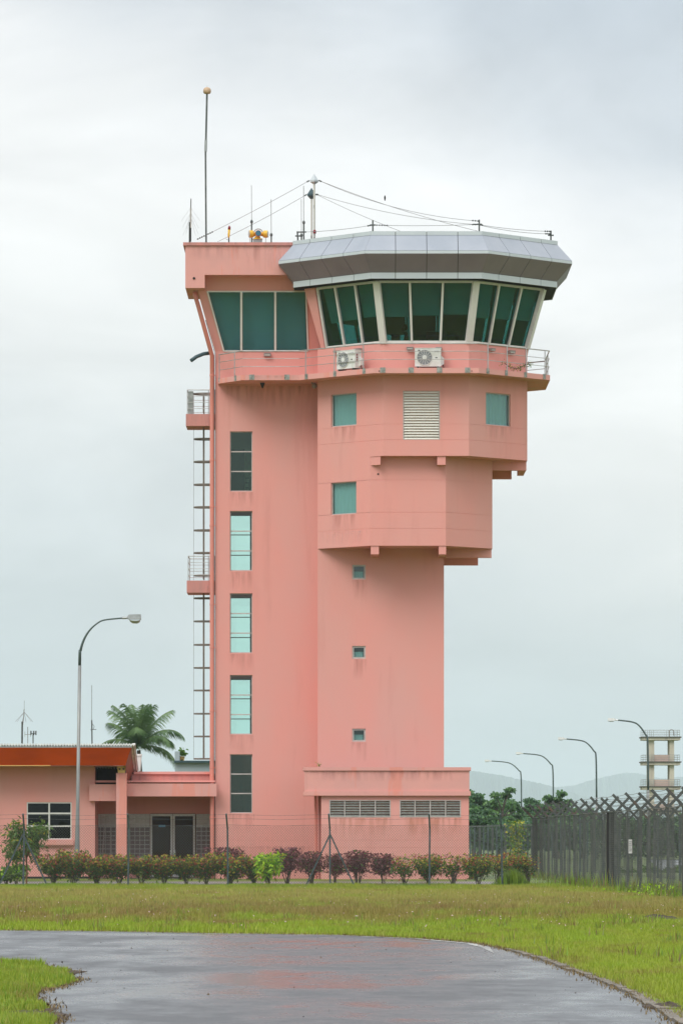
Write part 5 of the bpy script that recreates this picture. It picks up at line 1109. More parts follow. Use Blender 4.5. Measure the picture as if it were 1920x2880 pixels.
# ------------------------------------------------------------------ chain link fence in front of the hedge
FD = 170.0
fence = thing('chain_link_fence', (0, FD, 0), 'long chain link fence with dark cranked posts and barbed wire, in front of the hedge', 'fence')
posts = [(-225, 0), (65, 1), (360, 0), (641, 0), (928, 1), (1207, 0), (1412, 0)]
FX1 = 8.25
ztop, zmesh = PZ(2290, FD), PZ(2321, FD)
for i, (px, br) in enumerate(posts):
    x = PX(px, FD); lean = random.uniform(-.05, .05)
    q = MB(); q.bar((x, FD, -.1), (x+lean*.8, FD, zmesh-.12), .062, .062, (0, 1, 0)); q.bar((x+lean*.8, FD, zmesh-.14), (x+lean-.035, FD-.28, ztop), .06, .06, (0, 1, 0))
    p_ = q.build('post', M['fence_post'], fence)
    if br:
        for s in (-1, 1): MB().bar((x, FD, PZ(2347, FD)), (x+s*.92, FD+.0, -.05), .055, .055, (0, 1, 0)).build('brace', M['fence_post'], fence)
bw = []
xa_, xb_ = PX(-225, FD), FX1
def barbed(mb, pts, r=.0045, step=.14):
    mb.tube(pts, r, 3, False)
    for a, b in zip(pts, pts[1:]):
        L = (b-a).length; n = int(L/step); d = (b-a).normalized()
        for k in range(n):
            c = a+d*(k+.5)*step; u = Vector((random.uniform(-1, 1), random.uniform(-1, 1), random.uniform(-1, 1))).normalized()*.02; mb.tube([c-u, c+u], .003, 3, False)
for k, (z, y) in enumerate(((ztop-.03, FD-.27), (ztop-.17, FD-.18), (zmesh+.0, FD-.02))):
    q = MB(); xs_ = [PX(p, FD) for p, _ in posts]+[FX1]
    pts = []
    for a, b in zip(xs_, xs_[1:]): pts += [Vector((a, y, z+.01)), Vector(((a+b)/2, y, z-.035))]
    pts.append(Vector((FX1, y, z))); barbed(q, pts); q.build('barbed_wire', M['fwire'], fence)
for z in (.12, 1.02, zmesh-.03):
    q = MB(); q.tube([Vector((xa_, FD-.035, z)), Vector((FX1, FD-.035, z))], .0035, 3, False); q.build('line_wire', M['fwire'], fence)
xs_ = [PX(p, FD) for p, _ in posts]+[FX1]
for a, b in zip(xs_, xs_[1:]):
    q = MB(); H_ = zmesh-.05; z0 = .06; dx = (H_-z0)*.95; per = .092
    for s in (1, -1):
        k = a-dx
        while k < b:
            # clip the slanting wire to the bay
            t0 = max(0, (a-k)/dx); t1 = min(1, (b-k)/dx)
            if t1 > t0:
                za, zb = (z0+(H_-z0)*t0, z0+(H_-z0)*t1) if s > 0 else (H_-(H_-z0)*t0, H_-(H_-z0)*t1)
                q.tube([Vector((k+dx*t0, FD-.04+s*.004, za)), Vector((k+dx*t1, FD-.04+s*.004, zb))], .0038, 3, False)
            k += per
    q.build('mesh_panel', M['fwire'], fence, kind='stuff')

# ------------------------------------------------------------------ tall security fences at the right
XA = lambda D: 12.78-.02474*D
def vpost(x, y, H, root, m='dark_steel', w_=.075, arms=True, am='rusty', L=.47):
    p = MB().box(x-w_/2, x+w_/2, y-w_/2, y+w_/2, -.1, H).build('post', M[m], root)
    if arms:
        for s in (-1, 1): MB().bar((x-s*.02, y+s*.01, H-.05), (x+s*L, y+s*.01, H+L*.97+random.uniform(-.03, .03)), .082, .06, (0, 1, 0)).build('arm', M[am], p)
    return p
fa = thing('security_fence', (XA(150), 150, 0), 'near dark mesh security fence with V shaped barbed wire arms, running away at the right', 'fence')
dA = [124.2, 128.7, 133.2, 137.8, 142.3, 146.9, 151.7, 156.2, 160.8, 165.3, 170, 174.6, 179.2, 183.7, 188.3, 193, 197.6]
HA = 2.66
for d in dA: vpost(XA(d)+random.uniform(-.02, .02), d, HA+random.uniform(-.03, .03), fa)
for d in (171.6, 176.5, 181.2, 186.0, 190.2, 195.1): MB().box(XA(d)-.05, XA(d), d-.03, d+.03, 0, HA-.05).build('post', M['fence_post'], fa)
def run_wire(X_, d0, d1, z, dxo, sag, ds, mbq, r=.004, barb=True):
    pts = []
    for a, b in zip(ds, ds[1:]): pts += [Vector((X_(a)+dxo, a, z)), Vector((X_((a+b)/2)+dxo, (a+b)/2, z-sag))]
    pts.append(Vector((X_(ds[-1])+dxo, ds[-1], z)))
    (barbed(mbq, pts, r, .3) if barb else mbq.tube(pts, r, 4, False))
for s in (-1, 1):
    for f_ in (.38, .68, .97):
        q = MB(); run_wire(XA, 0, 0, HA+.45*f_, s*.46*f_, .03, dA, q, .0065); q.build('barbed_wire', M['fwire'], fa)
q = MB(); run_wire(XA, 0, 0, HA-.02, -.04, .03, dA, q, .014, False); q.build('top_wire', M['dark_steel'], fa)
M['mesh'] = mat('dark_weathered_mesh_wire', (.06, .07, .068), .7, metal=.1, var=(.10, .105, .10), vscale=2, vstretch=(1, .5, 1))
def mesh_run(X_, d0, d1, H, off, root, sh, sv, r, m='mesh', jit=.006):
    q = MB(); z = .05
    while z < H-.02:
        q.tube([Vector((X_(d)+off, d, z+random.uniform(-jit, jit))) for d in np.linspace(d0, d1, 10)], r, 3, False); z += sh
    d = d0
    while d < d1:
        q.tube([Vector((X_(d)+off, d, .03)), Vector((X_(d)+off+random.uniform(-.01, .01), d, H-.02))], r, 3, False); d += sv*random.uniform(.5, 1.5)*(1+.5*math.sin(d*1.7))
    q.build('mesh_panel', M[m], root, kind='stuff')
for a, b in zip(dA, dA[1:]): mesh_run(XA, a, b, HA-.03, -.05, fa, .064, .085, .0028)
fb = thing('security_fence', (13, 200, 0), 'second dark mesh fence with V shaped arms, standing behind the near security fence', 'fence')
XB = lambda D: 17.3-.0247*D
dB = list(np.arange(168, 236, 4.6))
for d in dB: vpost(XB(d), d, 2.62, fb, 'fence_post')
for a, b in zip(dB, dB[1:]): mesh_run(XB, a, b, 2.6, -.05, fb, .10, .16, .0026)
for s in (-1, 1):
    for f_ in (.5, .95): q = MB(); run_wire(XB, 0, 0, 2.62+.45*f_, s*.46*f_, .03, dB, q, .0065); q.build('barbed_wire', M['fwire'], fb)
# gate posts and notice
t = thing('gate_post', (XA(158.5)+.1, 158.5, 0), 'thick black gate post in the near security fence', 'post'); MB().box(XA(158.5)-.12, XA(158.5)+.14, 158.2, 158.5, -.1, HA-.05).build('column', M['black'], t); MB().box(XA(158.5)-.15, XA(158.5)+.17, 158.17, 158.53, HA-.05, HA).build('cap', M['dark_steel'], t)
MB().box(XA(158.5)+.14, XA(158.5)+.20, 158.25, 158.4, .55, .95).build('latch', M['dark_steel'], t)
t = thing('notice_board', (XA(149.6)-.08, 149.6, 1.2), 'narrow faded white notice fixed on the near security fence', 'sign')
x = XA(149.6)-.1; MB().box(x-.055, x+.055, 149.3, 149.32, PZ(2401, 149.3), PZ(2362, 149.3)).build('board', M['sign'], t)
for k in range(6):
    z = PZ(2367+k*5.3, 149.3); MB().box(x-.04, x+.04-.02*(k % 2), 149.29, 149.296, z-.012, z+.004).build('text_line', M['grey_plastic'], t)
# palisade beyond, between annex and security fence
fc = thing('palisade_fence', (10, 248, .2), 'dark pale fence between the pink annex and the security fences', 'fence')
pp = None
for k in range(17):
    px = 1310+k*12.4+random.uniform(-1.2, 1.2); d = 262-k*1.35; x = PX(px, d); w_ = .075 if k % 3 else .12
    MB().box(x-w_/2, x+w_/2, d-.04, d+.04, .1, PZ(2330-k*.4, d)).build('pale', M['fence_post'] if k % 3 else M['dark_steel'], fc)
q = MB()
for k in range(44): q.tube([P(1300, 2328, 262)*1-Vector((0, 0, k*.055)), P(1520, 2320, 239)-Vector((0, 0, k*.055))], .0045, 3, False)
for k in range(0, 150, 3): a = P(1300, 2328, 262.1).lerp(P(1520, 2320, 239.1), k/150); q.tube([a, Vector((a.x, a.y, .2))], .004, 3, False)
q.build('mesh_panel', M['mesh'], fc, kind='stuff')
q = MB(); q.bar(P(1300, 2327, 262), P(1520, 2319, 239), .06); q.build('top_rail', M['dark_steel'], fc)

# ------------------------------------------------------------------ leaves
def leaf_cloud(name, pts, size, mats, probs, parent, elong=2.0, up=.35, label=None, droop=0.0, seed=0):
    r = np.random.default_rng(seed); pts = np.asarray(pts, float); n = len(pts)
    sz = size*r.uniform(.6, 1.35, n)[:, None]
    d = r.normal(0, 1, (n, 3)); d[:, 2] = d[:, 2]*.7+up-droop; d /= np.linalg.norm(d, axis=1)[:, None]
    o = r.normal(0, 1, (n, 3)); s = np.cross(d, o); s /= np.linalg.norm(s, axis=1)[:, None]
    nn = np.cross(d, s)
    a = pts; b = pts+d*sz*.5*elong+s*sz*.5+nn*sz*.12; c = pts+d*sz*elong-np.array([0, 0, 1])*sz*.3; e = pts+d*sz*.5*elong-s*sz*.5+nn*sz*.12
    V = np.stack([a, b, c, e], 1).reshape(-1, 3); org = ORG[parent] if parent is not None else Vector((0, 0, 0))
    me = bpy.data.meshes.new(name); me.vertices.add(4*n); me.vertices.foreach_set('co', (V-np.array(org)).ravel()); me.loops.add(4*n); me.loops.foreach_set('vertex_index', np.arange(4*n)); me.polygons.add(n); me.polygons.foreach_set('loop_start', np.arange(n)*4); me.polygons.foreach_set('loop_total', np.full(n, 4))
    for m in mats: me.materials.append(M[m])
    me.polygons.foreach_set('material_index', r.choice(len(mats), n, p=probs)); me.update(calc_edges=True)
    ob = bpy.data.objects.new(name, me); COL.objects.link(ob); place(ob, org, parent); ob['kind'] = 'stuff'; return ob
def shrub_proto(kind, seed, loc):
    r = np.random.default_rng(seed); root = thing('hedge_shrub', loc, 'x', 'shrub', 'shrubs in the row along the fence'); L = Vector(loc)
    sp = {'ixora': (1.15, .68, 1300, .06, ['leaf', 'leaf_y', 'leaf_r'], [.66, .20, .14]), 'thin': (1.12, .60, 560, .055, ['leaf', 'leaf_y', 'leaf_r', 'leaf_p'], [.45, .15, .25, .15]), 'purple': (1.2, .50, 1100, .05, ['leaf_p', 'leaf_p2', 'leaf'], [.66, .26, .08]),
          'lime': (1.15, .52, 800, .07, ['leaf_lime', 'leaf_y', 'leaf_mid'], [.7, .15, .15]), 'low': (.5, .6, 400, .07, ['leaf_mid', 'leaf_lime', 'leaf'], [.6, .1, .3])}[kind]
    H, R, n, sz, ms, pr_ = sp; st = MB(); tips = []
    for k in range(9 if kind != 'low' else 5):
        a = r.uniform(0, 6.283); rr = R*r.uniform(.25, .85); b = L+Vector((r.normal(0, .04), r.normal(0, .04), 0)); t_ = L+Vector((math.cos(a)*rr, math.sin(a)*rr, H*r.uniform(.55, .9)))
        m_ = b.lerp(t_, .45)+Vector((r.normal(0, .04), r.normal(0, .04), .1)); st.tube([b, m_, t_], [.018, .012, .005], 4, False); tips.append(t_)
        for j in range(4):
            u = r.uniform(.35, .9); o = b.lerp(t_, u); e = o+Vector((r.normal(0, .16), r.normal(0, .16), r.uniform(.08, .3))); st.tube([o, e], [.008, .003], 3, False); tips.append(e)
    st.build('stems', M['bark'], root)
    tips = np.array([tuple(t) for t in tips]); cl = tips[r.integers(0, len(tips), n)]+r.normal(0, .085, (n, 3))
    m2 = int(n*.55); a = r.uniform(0, 6.283, m2); rr = R*np.sqrt(r.uniform(.05, 1, m2)); z = H*(.42+.56*r.beta(1.6, 1.1, m2)); f_ = .45+.55*np.clip((z/H-.2)/.6, 0, 1)
    if kind in ('purple', 'lime'): f_ = .55+.45*np.sin(np.clip(z/H, 0, 1)*math.pi*.8)
    ex = np.stack([L.x+rr*np.cos(a)*f_, L.y+rr*np.sin(a)*f_, z*(1+.08*np.sin(a*3+seed))], 1)
    if kind == 'thin': ex = ex[:m2//3]
    pts = np.concatenate([cl, ex]); pts[:, 2] = np.clip(pts[:, 2], .06 if kind == 'low' else H*.24, H*1.04)
    if kind in ('ixora', 'thin'):       # young tinted leaves at the top, dark ones below
        hi = pts[:, 2] > H*.68; leaf_cloud('foliage', pts[~hi], sz, ['leaf', 'leaf_mid', 'leaf_r', 'leaf_y'], [.64, .14, .12, .10], root, seed=seed); leaf_cloud('new_growth', pts[hi], sz*.9, ['leaf', 'leaf_y', 'leaf_r', 'leaf_mid'], [.34, .26, .25, .15], root, up=.7, seed=seed+1)
        fl = pts[hi][:: max(1, int(hi.sum()/(14 if kind == 'ixora' else 5)))]; bl = np.concatenate([f+r.normal(0, .018, (16, 3)) for f in fl]); leaf_cloud('blossoms', bl, .032, ['flower'], [1], root, 1.2, .8, seed=seed+2)
    else: leaf_cloud('foliage', pts, sz, ms, pr_, root, up=.6 if kind != 'lime' else -.3, elong=2.6 if kind == 'lime' else 2, seed=seed)
    return root
protos = {}
SH = [  # column in the photo, kind, scale x, scale z, distance, label
 (18, 'low', 1.2, 1.0, 175.5, 'low leafy plant at the left picture edge beside the strainer post'), (45, 'low', .9, 1.35, 176.5, 'low round leaved plant just left of the first fence post'),
 (150, 'ixora', .95, .98, 173.5, 'leftmost flowering hedge shrub, under the white framed window'), (205, 'ixora', 1.0, 1.12, 173.2, 'tallest hedge shrub with coral flowers, in front of the near lamp pole'),
 (272, 'ixora', 1.0, .98, 173.3, 'hedge shrub below the porch opening left of the round column'), (332, 'ixora', 1.0, .97, 173.2, 'hedge shrub below the round column, left of the second fence post'),
 (398, 'ixora', .88, .95, 173.4, 'hedge shrub with a single dark stem right of the second fence post'), (459, 'ixora', .98, .96, 173.3, 'bushy hedge shrub under the glass entrance doors'),
 (524, 'ixora', .72, .93, 173.5, 'narrow hedge shrub under the right door edge'), (577, 'ixora', .95, 1.0, 173.3, 'hedge shrub under the right glass blocks'),
 (646, 'purple', 1.25, 1.12, 176.3, 'purple shrub rising behind the hedge at the fence post left of the lime bush'), (652, 'ixora', 1.05, 1.0, 173.3, 'hedge shrub directly behind the fence post by the stair windows'),
 (714, 'ixora', .85, .92, 173.6, 'hedge shrub squeezed left of the lime bush'), (755, 'lime', .95, 1.02, 172.8, 'bright lime green bush among the dark hedge'),
 (806, 'purple', 1.15, 1.12, 175.6, 'dark purple bush right behind the lime bush'), (872, 'purple', 1.0, 1.0, 174.3, 'purple bush beside the left leg of the braced post'),
 (941, 'purple', .78, .98, 174.0, 'small purple bush behind the braced post'), (1010, 'purple', 1.12, 1.04, 173.8, 'purple bush at the right leg of the braced post'),
 (1078, 'purple', .92, .98, 173.8, 'reddish purple bush right of the braced post, below the left vent'), (1136, 'thin', .95, .98, 173.5, 'sparse twiggy shrub before the pink annex wall, left of the fence post'),
 (1204, 'ixora', .92, .98, 173.7, 'dark hedge shrub hidden partly by the fence post before the annex'), (1275, 'thin', 1.1, 1.02, 173.4, 'sparse twiggy shrub at the right end of the annex wall'),
 (1345, 'ixora', .9, 1.0, 173.2, 'hedge shrub at the annex corner above the white kerb'), (1396, 'thin', 1.0, 1.02, 174.5, 'red tinged shrub just left of the rightmost fence post'),
 (1448, 'ixora', .9, .98, 175.6, 'hedge shrub behind the bright grass tuft'), (1488, 'thin', .8, .95, 175.8, 'last hedge shrub touching the dark security fence')]
for i, (px, kd, sx, sz_, d, lb) in enumerate(SH):
    loc = (PX(px, d), d, gz(d)); key = (kd, i % 2 if kd in ('ixora', 'purple') else 0)
    if key not in protos: o = protos[key] = shrub_proto(kd, 50+i, loc); o.scale = (sx, sx, sz_); o['label'] = lb
    else: copy_tree(protos[key], loc, random.uniform(0, 6.28), (sx, sx, sz_), lb)
for o in [x for x in bpy.data.objects if x.parent is None and x.name.startswith('hedge_shrub')]:
    if 'low' in str(o.get('label', ''))[:4]: o['group'] = 'low plants by the strainer post'; o.name = 'low_plant'
# small tree by the strainer post
t = thing('small_tree', (PX(74, 173.8), 173.8, 0), 'small mango like tree with drooping leaves beside the braced fence post at left', 'tree'); r = np.random.default_rng(5)
b = Vector((PX(74, 173.8), 173.8, 0)); c = P(73, 2368, 173.8); q = MB(); q.tube([b, b+Vector((.02, 0, .6)), b+Vector((-.01, 0, 1.3)), c], [.035, .03, .028, .015], 8); tips = []
for k in range(22):
    a = r.uniform(0, 6.283); e = c+Vector((math.cos(a)*.72*r.uniform(.4, 1), math.sin(a)*.72*r.uniform(.4, 1), r.uniform(-.55, .6))); o = b+Vector((0, 0, r.uniform(.9, 1.7))); q.tube([o, o.lerp(e, .5)+Vector((0, 0, .08)), e], [.014, .009, .004], 5, False); tips.append(e)
q.build('trunk', M['orange_bark'], t)
pts = np.concatenate([np.array(tuple(e))+r.normal(0, .13, (85, 3)) for e in tips]); leaf_cloud('crown', pts, .055, ['leaf', 'leaf_mid', 'leaf_y'], [.55, .38, .07], t, 3.6, 0, droop=.7, seed=8)
# bright tuft of grass and weeds
def blades(name, pts, h, wdt, mats, probs, parent, seed, spread=.35, seg=2, kind='stuff', curve=.5):
    r = np.random.default_rng(seed); n = len(pts); pts = np.asarray(pts, float); a = r.uniform(0, 2*math.pi, n)
    hh = h*r.uniform(.55, 1.3, n) if np.isscalar(h) else h*r.uniform(.7, 1.25, n); lean = r.uniform(0, spread, n)*hh; side = np.stack([np.cos(a+1.57), np.sin(a+1.57), 0*a], 1); dirn = np.stack([np.cos(a), np.sin(a), 0*a], 1)
    w2 = (wdt*r.uniform(.6, 1.3, n)/2)[:, None]
    p0 = pts-side*w2; p1 = pts+side*w2; mid = pts+dirn*(lean*.35)[:, None]+np.array([0, 0, 1])*(hh*.55)[:, None]; p2 = mid+side*w2*.8; p3 = mid-side*w2*.8; tip = pts+dirn*lean[:, None]+np.array([0, 0, 1])*(hh)[:, None]
    V = np.stack([p0, p1, p2, p3, tip], 1).reshape(-1, 3); org = ORG[parent] if parent is not None else Vector((0, 0, 0))
    me = bpy.data.meshes.new(name); me.vertices.add(5*n); me.vertices.foreach_set('co', (V-np.array(org)).ravel())
    li_ = (np.arange(n)[:, None]*5+np.array([0, 1, 2, 3, 3, 2, 4])).ravel(); me.loops.add(7*n); me.loops.foreach_set('vertex_index', li_)
    me.polygons.add(2*n); ls = np.stack([np.arange(n)*7, np.arange(n)*7+4], 1).ravel(); me.polygons.foreach_set('loop_start', ls); me.polygons.foreach_set('loop_total', np.tile([4, 3], n))
    for m in mats: me.materials.append(M[m])
    mi = r.choice(len(mats), n, p=probs); me.polygons.foreach_set('material_index', np.repeat(mi, 2)); me.update(calc_edges=True)
    ob = bpy.data.objects.new(name, me); COL.objects.link(ob); place(ob, org, parent); ob['kind'] = kind; return ob
M['tuft'] = leafmat('bright_grass_blade', (.16, .29, .02), (.22, .33, .03))
M['weed'] = leafmat('pale_weed_blade', (.14, .22, .03), (.22, .24, .06))
M['dry'] = leafmat('dry_grass_blade', (.26, .19, .08), (.18, .12, .05))
t = thing('grass_tuft', (PX(1440, 170.5), 170.5, 0), 'bright green tall tuft of grass by the rightmost chain link post', 'grass tuft')
pts = np.stack([PX(1440, 170.5)+rng.normal(0, .33, 1500), 170.5+rng.normal(0, .3, 1500), np.zeros(1500)], 1); ob = blades('blades', pts, .52*np.exp(-((pts[:, 0]-PX(1440, 170.5))/.55)**2)+.1, .022, ['tuft', 'weed'], [.85, .15], t, 3, .5)
# tall weeds at the foot of the security fence
n = 5200; d = rng.uniform(126, 200, n); x = XA(d)+rng.normal(-.25, .35, n); hh = .12+.5*np.clip(np.sin(d*.9)+np.sin(d*2.3+1)*.6, 0, 1.2)*rng.uniform(.3, 1, n)
ob = blades('weeds', np.stack([x, d, np.zeros(n)], 1), hh, .028, ['weed', 'tuft', 'dry'], [.5, .34, .16], None, 4, .5); tag(ob, 'tall weeds growing along the foot of the dark security fence', 'weeds')
n = 1500; pts = np.stack([PX(1900, 138)+rng.normal(0, .6, n), 138+rng.normal(0, 2, n), rng.uniform(0, .45, n)], 1); pts[:, 2] *= rng.uniform(.3, 1, n)
t = thing('leafy_weed', (PX(1900, 138), 138, 0), 'leafy light green weed at the right picture edge before the security fence', 'plant'); leaf_cloud('leaves', pts, .05, ['leaf_lime', 'weed'], [.5, .5], t, 2, .5, seed=6)
MB().tube([Vector((PX(1900, 138), 138, 0)), Vector((PX(1900, 138)+.02, 138, .4))], .012, 5).build('stem', M['leaf_mid'], t)
# vine on the middle of the palisade
n = 900; px = 1452+rng.normal(0, 14, n); pts = np.stack([PX(px, 243), 243+rng.normal(0, .3, n), rng.uniform(.2, 2.7, n)], 1); t = thing('vine', (PX(1452, 243), 243, .2), 'yellow green vine climbing the pale fence right of the annex', 'vine')
leaf_cloud('leaves', pts, .09, ['weed', 'leaf_y', 'leaf_mid'], [.4, .2, .4], t, 1.6, 0, seed=9); MB().tube([Vector((PX(1452, 243), 243, .1)), Vector((PX(1456, 243), 243, 1.4)), Vector((PX(1450, 243), 243, 2.5))], .02, 5).build('stem', M['bark'], t)
# creeper on the balcony
t = thing('creeper', P(1487, 1030, 184.9), 'scraggly creeper growing on the balcony edge at right', 'plant')
cp = [P(1418, 1021, 185.1), P(1432, 1032, 185.2), P(1448, 1036, 185.4), P(1462, 1034, 185.5), P(1476, 1026, 185.6), P(1488, 1023, 185.7)]; MB().tube(cp, .014, 5).build('stem', M['bark'], t)
r = np.random.default_rng(3); pts = np.concatenate([np.array(tuple(p))+r.normal(0, .07, (26, 3)) for p in cp]+[np.array(tuple(P(1455, 1040, 185.4)))+r.normal(0, .07, (26, 3))]); leaf_cloud('leaves', pts, .04, ['leaf', 'leaf_y', 'leaf_mid'], [.5, .25, .25], t, 1.6, .2, seed=2)
t = thing('sprout', P(897, 2156, 184.9), 'tiny sprout growing on the annex parapet by the core wall', 'plant'); q = MB(); q.tube([P(897, 2157, 184.9), P(897, 2151, 184.9)], .01, 4); q.build('stem', M['bark'], t)
leaf_cloud('leaves', np.array(tuple(P(897, 2152, 184.9)))+rng.normal(0, .04, (30, 3)), .035, ['leaf_mid', 'leaf_y'], [.6, .4], t, 1.6, .5, seed=1)
t = thing('pot_plant', P(511, 2139, 215), 'small stubby plant on the blue-grey roof beside its corner pier', 'plant'); q = MB(); q.tube([P(511, 2141, 215.3), P(512, 2128, 215.3)], [.1, .13], 8); q.build('stem', M['cream_y'], t)
leaf_cloud('leaves', np.array(tuple(P(512, 2122, 215.3)))+rng.normal(0, .09, (70, 3)), .09, ['leaf_mid'], [1], t, 2, .8, seed=1)

# ------------------------------------------------------------------ coconut palm
PD = 320.0; pc = P(390, 2098, PD); t = thing('coconut_palm', (pc.x, PD, .2), 'coconut palm crown rising behind the entrance roof', 'tree')
MB().tube([Vector((pc.x+.5, PD, .1)), Vector((pc.x+.3, PD, 4)), pc-Vector((0, 0, .3))], [.2, .15, .13], 10).build('trunk', M['bark'], t)
r = np.random.default_rng(21)
for k in range(22):
    a = k*2.399+r.uniform(-.2, .2); el_ = math.radians([86, 74, 60, 44, 26, 8][min(5, k//4)]+r.uniform(-7, 7)); L = r.uniform(3.0, 3.75)*(1 if k > 3 else .85)
    h = Vector((math.cos(a), math.sin(a), 0)); ps = []; e = el_; p = pc.copy()
    for j in range(13): ps.append(p.copy()); p = p+(h*math.cos(e)+Vector((0, 0, math.sin(e))))*(L/12); e -= (.008+.011*j) if k < 13 else (.03+.024*j)
    fr_ = MB(); fr_.tube(ps, [.04-.0028*j for j in range(13)], 4, False); rb = fr_.build('frond', M['palm_l'], t)
    lf = MB(); s = Vector((-h.y, h.x, 0))
    for j in range(2, 68):
        u = j/68*12; i0 = min(11, int(u)); o = ps[i0].lerp(ps[i0+1], u-i0); fw_ = (ps[i0+1]-ps[i0]).normalized(); ll = .95*math.sin(math.pi*min(1, (j+4)/74))**.6*r.uniform(.85, 1.1)
        for sg in (-1, 1):
            dr = (s*sg*.85+fw_*.55+Vector((0, 0, -.35-.5*r.random()))).normalized(); wv = fw_*.026
            m_ = o+dr*ll*.55; tp = o+dr*ll+Vector((0, 0, -.22*ll)); lf.mesh([o-wv, o+wv, m_+wv*.8, tp, m_-wv*.8], [(0, 1, 2, 3, 4)])
    lf.build('leaflets', M['palm'], rb, kind='stuff')
# ------------------------------------------------------------------ trees beyond
def tree(px, ytop, wpx, D, label, mats, seed, style='round', n=2600, ls=.2):
    r = np.random.default_rng(seed); s = D/F; H = PZ(ytop, D)-.2; R = wpx*s/2; X_ = PX(px, D); b = Vector((X_, D, .2))
    t = thing('broadleaf_tree', b, label, 'tree', 'trees beyond the fences'); q = MB(); q.tube([b, b+Vector((.1, 0, H*.35)), b+Vector((0, 0, H*.7))], [.22, .16, .08], 8); cl = []
    nb = 30 if style == 'tier' else 34
    for k in range(nb):
        a = r.uniform(0, 6.283)
        if style == 'tier':
            lv = r.integers(0, 4); z = H*(.42, .62, .80, .93)[lv]+r.normal(0, H*.03); rr = R*(1, 1, .85, .5)[lv]*math.sqrt(r.uniform(.1, 1)); z -= rr/R*H*.07
        else: z = H*r.uniform(.3, 1); rr = R*math.sqrt(max(0.03, 1-((z/H-.5)/.55)**2))*math.sqrt(r.uniform(.1, 1))
        e = b+Vector((math.cos(a)*rr, math.sin(a)*rr, z)); o = b+Vector((0, 0, min(z*.75, H*.65))); q.tube([o, o.lerp(e, .5)+Vector((0, 0, H*.02)), e], [.06, .04, .015], 4, False); cl.append((e, R*(.23 if style == 'tier' else .26), .36 if style == 'tier' else .7))
    q.build('trunk', M['bark'], t)
    pts = []
    for (e, rr, fl) in cl: m_ = n//nb; v = r.normal(0, 1, (m_, 3)); v /= np.linalg.norm(v, axis=1)[:, None]; v *= (r.uniform(0, 1, m_)**.4)[:, None]*rr; v[:, 2] *= fl; pts.append(np.array(tuple(e))+v)
    leaf_cloud('crown', np.concatenate(pts), ls, mats, [.6, .4], t, 1.5, .2, seed=seed)
FL = ['far_leaf', 'far_leaf2']
tree(1331, 2226, 95, 430, 'dark tree right against the pink annex wall', ['far_leaf2', 'far_leaf'], 1, n=4200)
tree(1412, 2216, 112, 400, 'layered tree between the pink annex and the farthest street lamp', FL, 2, 'tier', 5200)
tree(1400, 2255, 150, 420, 'broad dark tree low behind the layered tree', FL, 12, n=5200)
tree(1500, 2246, 110, 470, 'hazy tree between the two layered trees', ['far_leaf2', 'far_leaf'], 3, n=3600, ls=.24)
tree(1566, 2228, 118, 405, 'flat topped layered tree left of the third street lamp pole', FL, 4, 'tier', 5200)
tree(1560, 2262, 150, 430, 'broad low tree behind the dark mesh fence', FL, 14, n=4200)
tree(1345, 2285, 120, 350, 'low dark tree at the right foot of the annex', ['far_leaf2', 'far_leaf'], 6, n=4600)
tree(1640, 2285, 120, 420, 'low tree under the V shaped fence arms', FL, 7, n=3600)
def bushes(name, px0, px1, D, y0, y1, n, ls, mats, label, seed):
    r = np.random.default_rng(seed); px = r.uniform(px0, px1, n); top = y0+6*np.sin(px*.07+seed)+5*np.sin(px*.19)+r.normal(0, 2, n); u = r.uniform(0, 1, n)**.7; zz = CZ+(HY-(y1+(top-y1)*u))*D/F
    pts = np.stack([(px-CX)*D/F, D+r.normal(0, 1.2, n), np.clip(zz, .2, None)], 1); ob = leaf_cloud(name, pts, ls, mats, [.6, .4], None, 1.5, .2, seed=seed); tag(ob, label, 'bushes'); return ob
bushes('bushes', 1290, 1640, 380, 2318, 2390, 9000, .22, ['far_leaf2', 'far_leaf'], 'dark mass of bushes behind the pale fence and dark mesh', 1)
bushes('bushes', 1640, 2050, 390, 2302, 2412, 12000, .22, ['far_leaf2', 'far_leaf'], 'green thicket seen through the mesh at the right, beyond the wet road', 2)
bushes('bushes', 1740, 2050, 225, 2446, 2466, 3500, .10, ['leaf', 'leaf_mid'], 'low ground bushes seen through the mesh, nearer than the wet road', 3)
# ------------------------------------------------------------------ concrete drill tower
TD = 500.0; t = thing('drill_tower', (PX(1859, TD), TD, .2), 'open concrete training tower with railed floors, far behind the security fence', 'tower'); s = TD/F
xs0, xs1, dp = PX(1803, TD), PX(1916, TD), 4.0
levels = [2072, 2142, 2211.5, 2280.5, 2348]
def rl(z, parent):
    q = MB(); x0, x1 = xs0+.18, xs1-.18
    for y in (TD+.2, TD+dp-.2):
        for k in (0, .33, .66): q.tube([(x0, y, z+.68-.68*k), (x1, y, z+.68-.68*k)], .016, 4)
        for f_ in (0, .06, .18, .29, .7, .93, 1): q.tube([(x0+(x1-x0)*f_, y, z), (x0+(x1-x0)*f_, y, z+.68)], .018, 4)
    for x in (x0, x1):
        for k in (0, .33, .66): q.tube([(x, TD+.2, z+.68-.68*k), (x, TD+dp-.2, z+.68-.68*k)], .016, 4)
    q.build('railing', M['galv'], parent)
